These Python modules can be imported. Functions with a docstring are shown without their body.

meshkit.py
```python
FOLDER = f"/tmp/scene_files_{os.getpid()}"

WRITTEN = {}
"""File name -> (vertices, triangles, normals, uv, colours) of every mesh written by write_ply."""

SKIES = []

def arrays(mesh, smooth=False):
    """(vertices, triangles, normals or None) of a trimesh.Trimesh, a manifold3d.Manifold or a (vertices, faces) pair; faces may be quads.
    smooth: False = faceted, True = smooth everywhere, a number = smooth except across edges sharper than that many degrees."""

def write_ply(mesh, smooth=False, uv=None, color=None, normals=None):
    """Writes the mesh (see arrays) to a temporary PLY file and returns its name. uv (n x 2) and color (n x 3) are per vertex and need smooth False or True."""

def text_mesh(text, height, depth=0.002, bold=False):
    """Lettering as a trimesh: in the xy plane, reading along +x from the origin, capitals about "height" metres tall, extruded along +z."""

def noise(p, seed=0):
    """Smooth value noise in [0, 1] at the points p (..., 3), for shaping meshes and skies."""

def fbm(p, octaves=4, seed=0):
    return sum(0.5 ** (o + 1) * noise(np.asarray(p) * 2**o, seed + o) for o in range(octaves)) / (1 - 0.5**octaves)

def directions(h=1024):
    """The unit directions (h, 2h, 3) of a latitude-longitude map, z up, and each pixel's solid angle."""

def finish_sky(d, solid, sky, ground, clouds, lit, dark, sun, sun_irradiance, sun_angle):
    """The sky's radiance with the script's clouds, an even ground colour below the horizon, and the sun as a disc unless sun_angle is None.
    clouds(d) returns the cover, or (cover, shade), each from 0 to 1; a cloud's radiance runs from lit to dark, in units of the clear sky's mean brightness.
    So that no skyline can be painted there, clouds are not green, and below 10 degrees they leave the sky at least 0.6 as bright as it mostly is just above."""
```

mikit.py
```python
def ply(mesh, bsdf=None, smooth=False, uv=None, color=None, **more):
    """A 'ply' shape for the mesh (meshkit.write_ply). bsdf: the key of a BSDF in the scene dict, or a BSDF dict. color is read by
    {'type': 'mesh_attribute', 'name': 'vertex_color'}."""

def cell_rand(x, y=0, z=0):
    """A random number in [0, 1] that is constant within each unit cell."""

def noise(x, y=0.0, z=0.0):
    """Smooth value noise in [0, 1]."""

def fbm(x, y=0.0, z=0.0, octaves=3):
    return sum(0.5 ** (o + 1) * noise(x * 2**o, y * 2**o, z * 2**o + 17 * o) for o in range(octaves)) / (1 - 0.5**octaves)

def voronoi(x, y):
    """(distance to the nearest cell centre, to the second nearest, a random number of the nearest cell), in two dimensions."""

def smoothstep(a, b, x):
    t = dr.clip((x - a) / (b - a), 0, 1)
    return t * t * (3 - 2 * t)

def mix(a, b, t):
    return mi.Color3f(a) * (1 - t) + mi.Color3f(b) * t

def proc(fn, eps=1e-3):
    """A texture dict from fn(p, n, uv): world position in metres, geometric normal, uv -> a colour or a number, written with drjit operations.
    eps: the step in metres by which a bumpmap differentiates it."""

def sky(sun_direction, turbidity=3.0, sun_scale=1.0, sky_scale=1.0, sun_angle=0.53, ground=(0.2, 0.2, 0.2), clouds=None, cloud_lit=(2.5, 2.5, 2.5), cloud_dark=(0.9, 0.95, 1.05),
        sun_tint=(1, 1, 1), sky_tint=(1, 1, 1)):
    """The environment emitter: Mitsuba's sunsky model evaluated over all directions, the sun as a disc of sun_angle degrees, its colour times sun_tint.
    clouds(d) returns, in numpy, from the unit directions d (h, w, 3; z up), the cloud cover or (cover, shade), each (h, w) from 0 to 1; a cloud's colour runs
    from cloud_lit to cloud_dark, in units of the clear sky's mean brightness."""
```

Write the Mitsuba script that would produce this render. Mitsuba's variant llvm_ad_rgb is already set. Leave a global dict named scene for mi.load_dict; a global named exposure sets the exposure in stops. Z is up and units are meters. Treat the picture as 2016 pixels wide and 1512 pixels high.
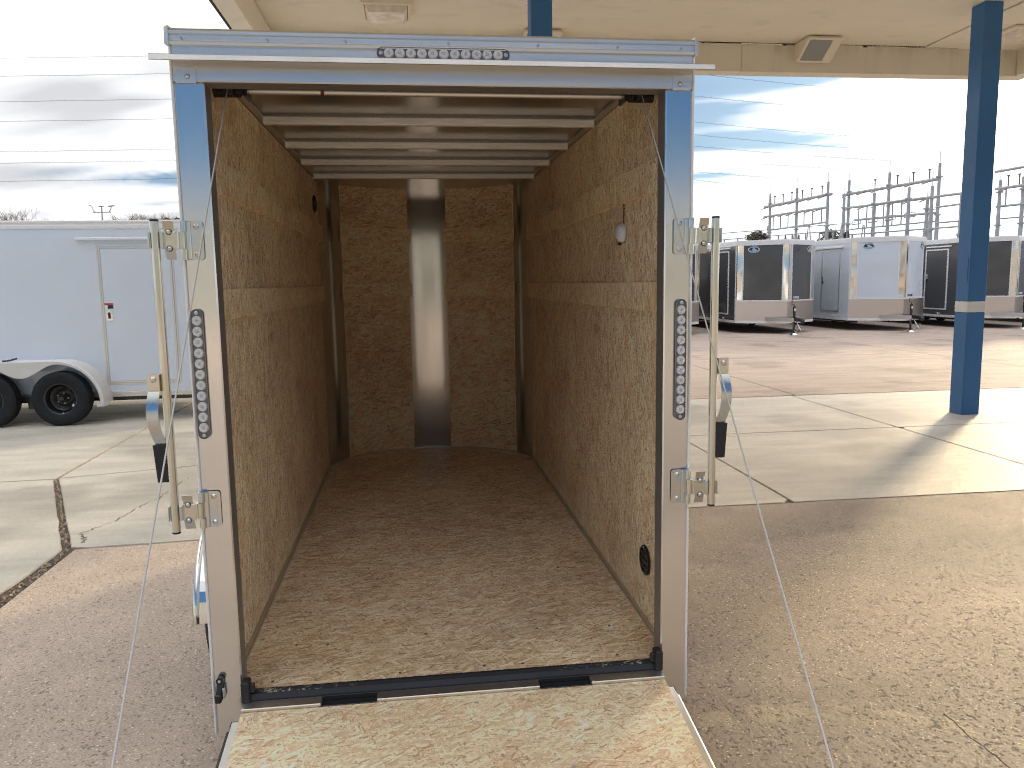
import math, random
import numpy as np
import trimesh
import drjit as dr
import mitsuba as mi
import mikit
import meshkit
from mikit import noise, fbm, voronoi, cell_rand, smoothstep, mix
from shapely.geometry import Polygon, Point, LineString, box as sbox
from shapely import affinity
from shapely.ops import unary_union

T = mi.ScalarTransform4f
scene, labels = {}, {}

# ------------------------------------------------------------------ camera, sky, exposure
exposure = 2.76
EYE = np.array([-0.111, -2.4253, 1.724])
FWD = np.array([0.12262921, 0.98406961, -0.12872095])
UP = np.array([0.03158957, 0.12576384, 0.99155714])
scene['camera'] = {'type': 'perspective', 'fov': 66.18, 'fov_axis': 'x', 'near_clip': 0.02, 'far_clip': 6000.0,
                   'to_world': T().look_at(origin=EYE.tolist(), target=(EYE + FWD).tolist(), up=UP.tolist())}
SUN_AZ, SUN_EL = math.radians(46.0), math.radians(18.6)
SUN = (math.sin(SUN_AZ) * math.cos(SUN_EL), math.cos(SUN_AZ) * math.cos(SUN_EL), math.sin(SUN_EL))


def clouds(d):
    """Thin, streaky winter overcast with blue gaps; clearer towards the north (behind), but for an added high sheet that lifts the skylight."""
    x, y, z = d[..., 0], d[..., 1], np.maximum(d[..., 2], 0.0)
    az, el = np.degrees(np.arctan2(x, y)), np.degrees(np.arcsin(np.clip(d[..., 2], -1, 1)))
    k = 1.0 / (z + 0.10)
    P = np.stack([x * k, y * k, 0 * x], -1)
    big = meshkit.fbm(P * [0.9, 0.9, 1] + [3.1, 7.7, 0], 4, 3)
    a = math.radians(24)
    Q = np.stack([(x * math.cos(a) - y * math.sin(a)) * k * 0.55, (x * math.sin(a) + y * math.cos(a)) * k * 2.4, 0 * x], -1)
    streak = meshkit.fbm(Q + [1.7, 0.4, 0], 5, 11)
    south = 1 / (1 + np.exp(-(np.cos(np.radians(az - 5)) - 0.15) * 6))
    cover = -0.15 + 1.25 * south + (streak - 0.5) * 2.2 * (0.55 - 0.30 * (1 - south)) + (big - 0.5) * 0.9
    # the blue gaps of that afternoon, as broad bands of clear sky
    def gap(a0, e0, wa, we, tilt=0.0, s=1.0):
        da = (az - a0 + 180) % 360 - 180
        de = el - e0 - tilt * da
        return s * np.exp(-(da / wa) ** 2 - (de / we) ** 2)
    wisp = meshkit.fbm(Q * [1.6, 2.6, 1] + [4.2, 9.1, 0], 5, 23)
    n1 = (streak - 0.5) * 2.6 + (wisp - 0.5) * 2.6
    g = gap(22, 12.8, 7.5, 1.6, 0.10, 1.45) + gap(23, 9.3, 7.5, 1.1, -0.08, 1.6) + gap(20, 6.9, 5, 0.5, 0.02, 0.9) \
        + gap(-15, 7.15, 8, 0.6, 0.03, 0.75) + gap(-16, 5.4, 4, 0.25, 0.03, 0.4) + gap(18, 15.2, 8, 1.5, 0.1, 0.7)
    cover = cover - np.clip(1.15 * g + n1 * np.minimum(1.6 * g, 1) * 1.0, 0, 2)
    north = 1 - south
    fill_veil = north / (1 + np.exp(-(el - 27) / 3.5))  # unseen high cloud behind the camera, added for more skylight on the trailer
    cover = cover + 1.1 * fill_veil
    low = np.exp(-(np.maximum(el, 0) / 3.6) ** 2)
    cover = np.maximum(np.clip(cover, 0, 1), 0.85 * low)
    cover = np.maximum(cover, 0.07 * south)
    cs = np.clip(d @ np.array(SUN), -1, 1)
    glow = np.exp(-(np.degrees(np.arccos(cs)) / 24.0) ** 2)
    shade = np.clip(0.80 + (big - 0.5) * 1.3 + (streak - 0.5) * 1.1 - 0.95 * glow - 0.10 * low - 0.35 * fill_veil, 0, 1)
    return np.clip(cover, 0, 1) ** 0.8, shade


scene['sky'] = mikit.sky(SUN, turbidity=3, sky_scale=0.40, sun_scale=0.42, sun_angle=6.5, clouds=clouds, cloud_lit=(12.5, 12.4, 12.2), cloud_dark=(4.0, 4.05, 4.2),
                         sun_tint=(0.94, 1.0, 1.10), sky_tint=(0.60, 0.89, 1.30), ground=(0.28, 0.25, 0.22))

# ------------------------------------------------------------------ materials


def rgb(c):
    return {'type': 'rgb', 'value': list(c)} if isinstance(c, (tuple, list)) else c


def pr(name, base, rough=0.5, metallic=0.0, bump=None, bscale=1.0, eps=1e-3, **more):
    b = {'type': 'principled', 'base_color': rgb(base) if not callable(base) else mikit.proc(base),
         'roughness': mikit.proc(rough) if callable(rough) else rough, 'metallic': metallic, **more}
    if bump is not None:
        b = {'type': 'bumpmap', 'arbitrary': mikit.proc(bump, eps), 'scale': bscale, 'bsdf': b}
    scene[name] = b
    return name


def osb_fn(kind, seed, light=1.0, hue=(1.0, 1.0, 1.0), soft=0.0, off=0.0, scuff=0.0, fine=1.0):
    """Oriented strand board: layers of thin flat wood strands, lying mostly along the board's axis."""
    def fn(p, n, uv):
        if kind == 'floor':
            a, b = p.x, p.y
        elif kind == 'side':
            a, b = p.z, p.y
        else:
            a, b = p.x, p.z
        a, b = a * fine + off, b * fine + 2 * off
        col = mi.Color3f(0.45, 0.33, 0.21)
        for i, (ang, L, W) in enumerate([(0.0, .085, .017), (.6, .06, .015), (-.55, .065, .014), (1.25, .05, .016), (.3, .07, .012), (-.25, .08, .013), (.95, .045, .011), (-1.1, .045, .010), (-.1, .06, .009), (.45, .05, .010)]):
            c, s = math.cos(ang), math.sin(ang)
            u, v = a * c + b * s + 3.3 * i, -a * s + b * c + 1.7 * i
            v = v + (noise(u * 14, v * 14, seed + i) - 0.5) * 0.02
            row = dr.floor(v / W)
            fu = u / L + cell_rand(row, seed + i, 5)
            colm = dr.floor(fu)
            fu, fv = fu - colm, v / W - row
            r1, r2, r3 = cell_rand(colm, row, seed + 7 * i + 1), cell_rand(colm, row, seed + 7 * i + 2), cell_rand(colm, row, seed + 7 * i + 3)
            e = dr.abs(2 * fu - 1)
            half = 0.5 * dr.sqrt(dr.maximum(1 - e * e * e * e, 0)) * (0.45 + 0.75 * r2)
            dv = dr.abs(fv - 0.5)
            inside = smoothstep(0.0, 0.10, half - dv)
            on = dr.select(r1 > 0.52, inside, 0.0)
            tone = mix((0.63, 0.505, 0.345), (0.42, 0.29, 0.175), dr.clip(r3 * r3 * 1.15, 0, 1))
            tone = mix(tone, (0.74, 0.64, 0.48), dr.select(r2 > 0.90, 0.6, 0.0))
            tone = mix(tone, (0.30, 0.16, 0.08), dr.select(r3 > 0.95, 0.6, 0.0))
            g = noise(u * 40, v * 900, seed)
            tone = tone * (0.86 + 0.28 * g)
            edge = smoothstep(0.0, 0.16, half - dv)
            tone = tone * (0.80 + 0.20 * edge)
            col = mix(col, tone, on)
        spots = dr.select(noise(a * 55, b * 120, seed + 50) > 0.90, 0.55, 0.0)
        col = mix(col, (0.10, 0.055, 0.03), spots)
        col = mix(col, (0.52, 0.40, 0.265), soft)
        blot = fbm(a * 3.1, b * 3.1, seed, 3)
        red = smoothstep(0.52, 0.72, fbm(a * 7 + 3, b * 7, seed + 4, 3))
        col = mix(col, col * mi.Color3f(0.86, 0.74, 0.66), 0.50 * red)
        grey = smoothstep(0.54, 0.74, fbm(a * 5 + 9, b * 6, seed + 8, 3))
        col = mix(col, col * mi.Color3f(0.95, 1.0, 1.02), 0.6 * grey)
        if scuff:
            w = smoothstep(0.60, 0.74, fbm(a * 22, b * 30, seed + 15, 4)) * smoothstep(0.58, 0.74, noise(a * 3.3, b * 3.3, seed + 2))
            col = mix(col, (0.76, 0.71, 0.63), 0.35 * scuff * w)
        return dr.minimum(col * mi.Color3f(*hue) * ((0.80 + 0.42 * blot) * light), 0.80)
    return fn


pr('osb_floor', osb_fn('floor', 3, 1.20, (0.98, 0.99, 0.99)), 0.62, specular=0.35)
pr('osb_side', osb_fn('side', 21, 1.32, (0.97, 0.985, 0.975), fine=1.15), 0.62, specular=0.35)
pr('osb_side_batten', osb_fn('side', 33, 1.44, (0.97, 0.985, 0.98), 0.12, 5.3), 0.62, specular=0.35)
pr('osb_nose_batten', osb_fn('nose', 47, 1.58, (0.99, 0.975, 0.94), 0.1, 3.1), 0.62, specular=0.35)
pr('osb_side_upper', osb_fn('side', 27, 1.28, (0.98, 0.98, 0.965), 0.0, 9.7), 0.62, specular=0.35)
pr('osb_nose', osb_fn('nose', 41, 1.46, (0.99, 0.97, 0.93)), 0.65, specular=0.3)
pr('osb_ramp', osb_fn('floor', 60, 1.42, (0.98, 1.0, 1.0), 0.12, 0.0, 0.8, 1.35), 0.6, specular=0.35)


def brush(p, n, uv):
    return 0.10 + 0.06 * noise(p.x * 6, p.y * 6, p.z * 3) + 0.04 * noise(p.x * 260, p.y * 260, p.z * 2)


pr('aluminium', (0.78, 0.775, 0.76), brush, 1.0)
pr('aluminium_top', (0.72, 0.71, 0.685), lambda p, n, uv: 0.26 + 0.14 * noise(p.x * 3, p.z * 90) + 0.04 * noise(p.x * 2, p.z * 400), 1.0)
pr('aluminium_dull', (0.72, 0.70, 0.66), lambda p, n, uv: 0.34 + 0.12 * noise(p.x * 8, p.y * 8, p.z * 8), 1.0)
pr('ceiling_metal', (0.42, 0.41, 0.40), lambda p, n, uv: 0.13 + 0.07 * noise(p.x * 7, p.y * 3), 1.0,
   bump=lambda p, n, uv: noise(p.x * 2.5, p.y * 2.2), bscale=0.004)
pr('bow_metal', lambda p, n, uv: mi.Color3f(0.80, 0.79, 0.76) * (0.85 + 0.25 * noise(p.x * 12, p.z * 160, p.y * 3)), 0.42, 0.35)
pr('nose_metal', (0.50, 0.48, 0.45), lambda p, n, uv: 0.105 + 0.02 * noise(p.x * 60, p.y * 60, p.z * 2), 1.0)
pr('frame_return', (0.27, 0.255, 0.245), 0.45, 0.7)
pr('zinc', lambda p, n, uv: mix((0.68, 0.67, 0.60), (0.60, 0.66, 0.71), smoothstep(0.35, 0.65, noise(p.x * 30, p.y * 30, p.z * 22))), lambda p, n, uv: 0.12 + 0.12 * noise(p.x * 120, p.y * 120, p.z * 120), 1.0)
pr('zinc_yellow', lambda p, n, uv: mix((0.68, 0.655, 0.54), (0.68, 0.68, 0.63), noise(p.x * 25, p.y * 25, p.z * 12)), lambda p, n, uv: 0.10 + 0.09 * noise(p.x * 120, p.y * 120, p.z * 80), 1.0)
pr('rubber', (0.018, 0.019, 0.022), lambda p, n, uv: 0.42 + 0.2 * noise(p.x * 40, p.y * 40, p.z * 40), 0.0, specular=0.4)


def seal_col(p, n, uv):
    e = smoothstep(0.22, 0.60, dr.abs(p.x)) * smoothstep(0.68, 0.60, dr.abs(p.x))
    m = smoothstep(0.66, 0.76, fbm(p.x * 110, p.y * 300, p.z * 300, 3) + 0.10 * e) * smoothstep(0.451, 0.4535, p.z + 0.002)
    return mix((0.016, 0.018, 0.024), (0.42, 0.36, 0.28), m * e)


pr('seal_rubber', seal_col, 0.45, 0.0, specular=0.4)
pr('black_plastic', (0.012, 0.012, 0.014), 0.32, 0.0, specular=0.5)
pr('black_steel', (0.014, 0.014, 0.016), 0.25, 0.0, specular=0.5, clearcoat=0.5)
pr('tyre', lambda p, n, uv: mi.Color3f(0.008, 0.010, 0.013) * (0.8 + 0.5 * noise(p.x * 30, p.y * 30, p.z * 30)), 0.62, 0.0, specular=0.35)
pr('led_housing', (0.11, 0.11, 0.12), 0.25, 0.0, specular=0.6)
pr('led_lens', (0.66, 0.67, 0.68), 0.10, 0.1, specular=0.8, clearcoat=1.0, clearcoat_gloss=0.9)
pr('led_chip', (0.75, 0.74, 0.66), 0.15, 0.6)
pr('screw', (0.62, 0.62, 0.62), 0.25, 1.0)
pr('dark_screw', (0.12, 0.11, 0.10), 0.35, 0.8)
pr('chrome', (0.88, 0.87, 0.85), 0.06, 1.0)
pr('polished_trim', (0.86, 0.83, 0.79), 0.10, 1.0, bump=lambda p, n, uv: noise(p.x * 3, p.y * 3, p.z * 1.6), bscale=0.05, eps=0.01)
pr('dome_plastic', (0.72, 0.74, 0.78), 0.3, 0.0, specular=0.5)
pr('red_wire', (0.16, 0.05, 0.035), 0.5)
pr('steel_cable', (0.62, 0.62, 0.62), 0.40, 0.6, bump=lambda p, n, uv: dr.sin(p.z * 1400 + p.x * 700), bscale=0.0004)


def skin_wave(p, n, uv):
    return noise(p.x * 1.6, p.z * 1.1, 3.0)


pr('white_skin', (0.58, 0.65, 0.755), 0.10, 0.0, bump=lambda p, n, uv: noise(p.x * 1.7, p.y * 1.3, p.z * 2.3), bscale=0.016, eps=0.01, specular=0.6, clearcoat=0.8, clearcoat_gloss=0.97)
pr('white_trim', (0.72, 0.73, 0.75), 0.28, 0.0, specular=0.5)
pr('white_rail', (0.80, 0.80, 0.80), 0.30, 0.2)
pr('charcoal_skin', (0.072, 0.076, 0.083), 0.09, 0.0, bump=lambda p, n, uv: noise(p.x * 1.7, p.y * 1.3, p.z * 2.3), bscale=0.010, eps=0.01, specular=0.5)


def tread_h(p, n, uv):
    s = 26.0
    a = (p.x + p.y * 0.7) * s
    b = p.z * s
    i, j = dr.floor(a), dr.floor(b)
    fa, fb = a - i - 0.5, b - j - 0.5
    odd = (i + j) - 2 * dr.floor((i + j) / 2)
    q = dr.select(odd > 0.5, dr.square(fa / 0.42) + dr.square(fb / 0.13), dr.square(fa / 0.13) + dr.square(fb / 0.42))
    return smoothstep(1.0, 0.5, q)


pr('tread_plate', (0.66, 0.61, 0.58), 0.24, 1.0, bump=tread_h, bscale=0.002, eps=0.004)
pr('fender_white', (0.60, 0.59, 0.57), 0.38, 0.0, specular=0.5)


def blue_col(p, n, uv):
    c = mi.Color3f(0.026, 0.125, 0.31) * (0.86 + 0.28 * fbm(p.x * 4, p.y * 4, p.z * 1.6, 3))
    chips = smoothstep(0.80, 0.86, fbm(p.x * 30, p.y * 30, p.z * 22, 3))
    low = smoothstep(0.9, 0.1, p.z)
    c = mix(c, (0.10, 0.10, 0.11), chips * (0.3 + 0.6 * low))
    rust = smoothstep(0.02, 0.008, dr.abs(p.z - 1.045 + 0.02 * noise(p.x * 9, p.y * 9))) * smoothstep(0.45, 0.6, noise(p.x * 14, p.y * 14))
    return mix(c, (0.20, 0.13, 0.06), rust * 0.8)


pr('blue_paint', blue_col, lambda p, n, uv: 0.40 + 0.12 * noise(p.x * 8, p.y * 8, p.z * 4), 0.0, specular=0.45,
   bump=lambda p, n, uv: fbm(p.x * 18, p.y * 18, p.z * 10, 2), bscale=0.0012)
pr('grey_band', lambda p, n, uv: mi.Color3f(0.66, 0.67, 0.63) * (0.86 + 0.2 * fbm(p.x * 9, p.y * 9, p.z * 9, 3)), 0.5)


def cream_col(p, n, uv):
    w = fbm(p.x * 0.7, p.y * 2.6, p.z * 2, 4)
    st = smoothstep(0.55, 0.8, fbm(p.x * 3, p.y * 5, p.z * 5, 4))
    return mix((0.72, 0.66, 0.55), (0.65, 0.59, 0.485), w) * (1 - 0.10 * st)


pr('cream_paint', cream_col, 0.55, 0.0, specular=0.3, bump=lambda p, n, uv: fbm(p.x * 0.9, p.y * 2.0, 0.0, 3), bscale=0.07, eps=0.02)


def fascia_col(p, n, uv):
    run = smoothstep(0.5, 0.85, fbm(p.x * 7 + p.y * 7, p.z * 1.2, 1.0, 4))
    top = smoothstep(4.70, 4.86, p.z)
    c = mix((0.69, 0.64, 0.54), (0.62, 0.57, 0.475), fbm(p.x * 1.1, p.y * 1.1, p.z * 3, 3))
    return mix(c, (0.40, 0.34, 0.26), run * (0.16 + 0.30 * top))


pr('fascia_paint', fascia_col, 0.55, 0.0, specular=0.3)
pr('dark_gap', (0.045, 0.035, 0.028), 0.9)
pr('lamp_frame', (0.66, 0.58, 0.47), 0.5)
pr('lamp_glass', (0.24, 0.24, 0.235), 0.22, 0.0, specular=0.6)
pr('lamp_lens', lambda p, n, uv: mi.Color3f(0.62, 0.55, 0.46) * (0.8 + 0.3 * noise(p.x * 18, p.y * 18)), 0.25, 0.0, specular=0.6)


def concrete(tint, seed, dark=1.0):
    def fn(p, n, uv):
        a = fbm(p.x * 0.55 + seed, p.y * 0.75, 0.3, 4)
        tr = fbm(p.x * 1.6, p.y * 7.5 + seed, 1.0, 4)
        f = fbm(p.x * 45, p.y * 45, 2.0, 3)
        c = mi.Color3f(*tint) * (0.60 + 0.32 * a + 0.38 * tr + 0.16 * f)
        st = smoothstep(0.56, 0.78, fbm(p.x * 0.9 + 5, p.y * 0.9 + seed, 4.0, 4))
        c = c * (1 - 0.25 * st)
        # an old oil stain by the column
        dx, dy = p.x - 4.45, p.y - 4.72
        dd = dr.sqrt(dr.square((dx * 0.75 + dy * 0.66) / 0.75) + dr.square((-dx * 0.66 + dy * 0.75) / 0.42))
        oil = smoothstep(1.25, 0.25, dd + 0.5 * (fbm(p.x * 3, p.y * 3, 7.0, 3) - 0.5))
        dx, dy = p.x - 3.35, p.y - 3.85
        dd = dr.sqrt(dr.square((dx * 0.75 + dy * 0.66) / 1.0) + dr.square((-dx * 0.66 + dy * 0.75) / 0.45))
        oil2 = smoothstep(1.3, 0.2, dd + 0.6 * (fbm(p.x * 3, p.y * 3, 9.0, 3) - 0.5))  # a second, fainter dark patch, drawn out along the same slant
        c = c * (1 - 0.42 * oil) * (1 - 0.22 * oil2)
        pits = dr.select(noise(p.x * 130, p.y * 130, 3.0) > 0.93, 0.75, 1.0)
        return c * pits * dark
    return fn


def conc_bump(p, n, uv):
    return fbm(p.x * 5, p.y * 16, 0.0, 3) * 0.006 + fbm(p.x * 60, p.y * 60, 2.0, 2) * 0.0016


pr('tan_concrete', concrete((0.47, 0.442, 0.385), 2.0), 0.52, 0.0, bump=conc_bump, bscale=1.0, eps=0.004, specular=0.35)
pr('pink_concrete', concrete((0.37, 0.295, 0.25), 9.0), 0.70, 0.0, bump=conc_bump, bscale=1.0, eps=0.006, specular=0.25)


def agg_height(p, n, uv):
    d1, d2, r = voronoi(p.x * 125, p.y * 125)
    stone = smoothstep(0.8, 0.0, d1) * (0.2 + 0.8 * r)
    pit = smoothstep(0.70, 0.79, fbm(p.x * 88, p.y * 88, 5.0, 2))
    return stone * 0.0016 - pit * 0.0032 + fbm(p.x * 55, p.y * 55, 2.0, 3) * 0.0025


def agg_col(p, n, uv):
    d1, d2, r = voronoi(p.x * 125, p.y * 125)
    big = fbm(p.x * 0.8, p.y * 0.8, 3.0, 4)
    mid = fbm(p.x * 5.5, p.y * 5.5, 1.0, 4)
    side = smoothstep(-0.6, 1.2, p.x)
    c = mix((0.46, 0.375, 0.305), (0.325, 0.270, 0.222), side) * (0.70 + 0.40 * big + 0.20 * mid)
    s = mix((0.20, 0.145, 0.11), (0.60, 0.49, 0.39), r)
    c = mix(c, s, 0.34 * smoothstep(0.72, 0.25, d1))
    c = mix(c, (0.78, 0.71, 0.60), dr.select(r > 0.972, 0.75, 0.0) * smoothstep(0.6, 0.3, d1))
    pit = smoothstep(0.70, 0.79, fbm(p.x * 88, p.y * 88, 5.0, 2))
    c = c * (1 - 0.40 * pit)
    c = c * (0.78 + 0.44 * fbm(p.x * 210, p.y * 210, 1.0, 2))
    g1 = smoothstep(1.5, 0.2, dr.sqrt(dr.square((p.x - 3.6) / 0.9) + dr.square((p.y - 1.95) / 0.7)) + 0.9 * (fbm(p.x * 3, p.y * 3, 6.0, 3) - 0.5))
    c = mix(c, (0.20, 0.185, 0.16), 0.40 * g1)
    wet = smoothstep(0.52, 0.66, fbm(p.x * 0.55 + 1.0, p.y * 0.7 + 4, 8.0, 4)) * side
    c = c * (1 - 0.22 * wet)
    # traces of an old yellow marking: an arc and a dash
    arc = dr.abs(dr.sqrt(dr.square(p.x - 1.25) + dr.square(p.y + 0.75)) - 1.12)
    m = smoothstep(0.085, 0.03, arc) * smoothstep(0.50, 0.62, fbm(p.x * 14, p.y * 14, 1.0, 3) + 0.06) * smoothstep(0.7, 0.9, p.x)
    return mix(c, (0.50, 0.42, 0.27), 0.42 * m * smoothstep(0.8, 0.4, d1))


pr('aggregate', agg_col, 0.62, 0.0, bump=agg_height, bscale=1.0, eps=0.002, specular=0.4)
pr('joint_fill', lambda p, n, uv: mi.Color3f(0.085, 0.065, 0.05) * (0.6 + 0.8 * noise(p.x * 60, p.y * 60)), 0.9)
pr('rubble_stone', lambda p, n, uv: mi.Color3f(0.36, 0.30, 0.24) * (0.5 + 0.9 * noise(p.x * 70, p.y * 70, p.z * 70)), 0.8)
pr('far_ground', lambda p, n, uv: mix((0.30, 0.275, 0.245), (0.23, 0.215, 0.195), fbm(p.x * 0.06, p.y * 0.06, 0.0, 4)), 0.8)
pr('galvanised', lambda p, n, uv: mi.Color3f(0.44, 0.46, 0.48) * (0.8 + 0.4 * noise(p.x * 4, p.y * 4, p.z * 3)), 0.5, 0.4)
pr('insulator', (0.20, 0.17, 0.16), 0.3)
pr('wire', (0.05, 0.05, 0.055), 0.5, 0.3)
pr('building_wall', lambda p, n, uv: mi.Color3f(0.36, 0.385, 0.385) * (0.85 + 0.25 * fbm(p.x * 0.5, p.z * 0.8, 1.0, 3)), 0.8)
pr('bark', lambda p, n, uv: mi.Color3f(0.20, 0.16, 0.125) * (0.7 + 0.6 * noise(p.x * 8, p.y * 8, p.z * 4)), 0.9)
pr('needles', lambda p, n, uv: mi.Color3f(0.13, 0.125, 0.095) * (0.6 + 0.9 * noise(p.x * 5, p.y * 5, p.z * 5)), 0.8)
pr('badge_blue', (0.20, 0.42, 0.62), 0.3)
pr('badge_dark', (0.018, 0.018, 0.03), 0.3)
pr('badge_white', (0.75, 0.78, 0.82), 0.3)
pr('badge_tan', (0.55, 0.42, 0.36), 0.3)
pr('sticker_red', (0.50, 0.03, 0.02), 0.4)
pr('sticker_black', (0.02, 0.02, 0.02), 0.4)

# ------------------------------------------------------------------ mesh helpers


def hull(pts):
    return trimesh.convex.convex_hull(np.asarray(pts, float))


def cbox(x0, x1, y0, y1, z0, z1, b=0.0):
    """A box; b chamfers its edges."""
    b = min(b, (x1 - x0) / 2.01, (y1 - y0) / 2.01, (z1 - z0) / 2.01)
    if b <= 0:
        m = trimesh.creation.box((x1 - x0, y1 - y0, z1 - z0))
        m.apply_translation(((x0 + x1) / 2, (y0 + y1) / 2, (z0 + z1) / 2))
        return m
    pts = []
    for X, sx in ((x0, 1), (x1, -1)):
        for Y, sy in ((y0, 1), (y1, -1)):
            for Z, sz in ((z0, 1), (z1, -1)):
                pts += [(X, Y + sy * b, Z + sz * b), (X + sx * b, Y, Z + sz * b), (X + sx * b, Y + sy * b, Z)]
    return hull(pts)


AX = {'z': np.eye(4),
      # polygon (u, v), depth: 'y' -> (u, depth, v); 'x' -> (depth, u, v)
      'y': np.array([[1, 0, 0, 0], [0, 0, 1, 0], [0, 1, 0, 0], [0, 0, 0, 1.0]]),
      'x': np.array([[0, 0, 1, 0], [1, 0, 0, 0], [0, 1, 0, 0], [0, 0, 0, 1.0]])}


def prism(poly, axis, a, b):
    if not isinstance(poly, Polygon) and not hasattr(poly, 'geoms'):
        poly = Polygon(poly)
    ms = []
    for g in getattr(poly, 'geoms', [poly]):
        m = trimesh.creation.extrude_polygon(g, b - a, engine='earcut')
        m.apply_translation((0, 0, a))
        m.apply_transform(AX[axis])
        ms.append(m)
    return cat(ms)


def cat(ms):
    return ms[0] if len(ms) == 1 else trimesh.util.concatenate(ms)


def tube(path, r, n=10, caps=True):
    p = np.asarray(path, float)
    r = np.broadcast_to(np.asarray(r, float), (len(p),))
    t = np.gradient(p, axis=0)
    t /= np.linalg.norm(t, axis=1, keepdims=True) + 1e-12
    up = np.array([0, 0, 1.0]) if abs(t[0, 2]) < 0.9 else np.array([1.0, 0, 0])
    a = np.cross(t, up)
    a /= np.linalg.norm(a, axis=1, keepdims=True) + 1e-12
    b = np.cross(t, a)
    th = np.arange(n) * 2 * np.pi / n
    v = (p[:, None] + r[:, None, None] * (np.cos(th)[None, :, None] * a[:, None] + np.sin(th)[None, :, None] * b[:, None])).reshape(-1, 3)
    f = []
    for i in range(len(p) - 1):
        for j in range(n):
            k = (j + 1) % n
            f += [(i * n + j, i * n + k, (i + 1) * n + k), (i * n + j, (i + 1) * n + k, (i + 1) * n + j)]
    v = list(v)
    if caps:
        v += [p[0], p[-1]]
        c0, c1, o = len(v) - 2, len(v) - 1, (len(p) - 1) * n
        for j in range(n):
            k = (j + 1) % n
            f += [(c0, k, j), (c1, o + j, o + k)]
    m = trimesh.Trimesh(np.array(v), np.array(f), process=False)
    m.fix_normals()
    return m


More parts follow.
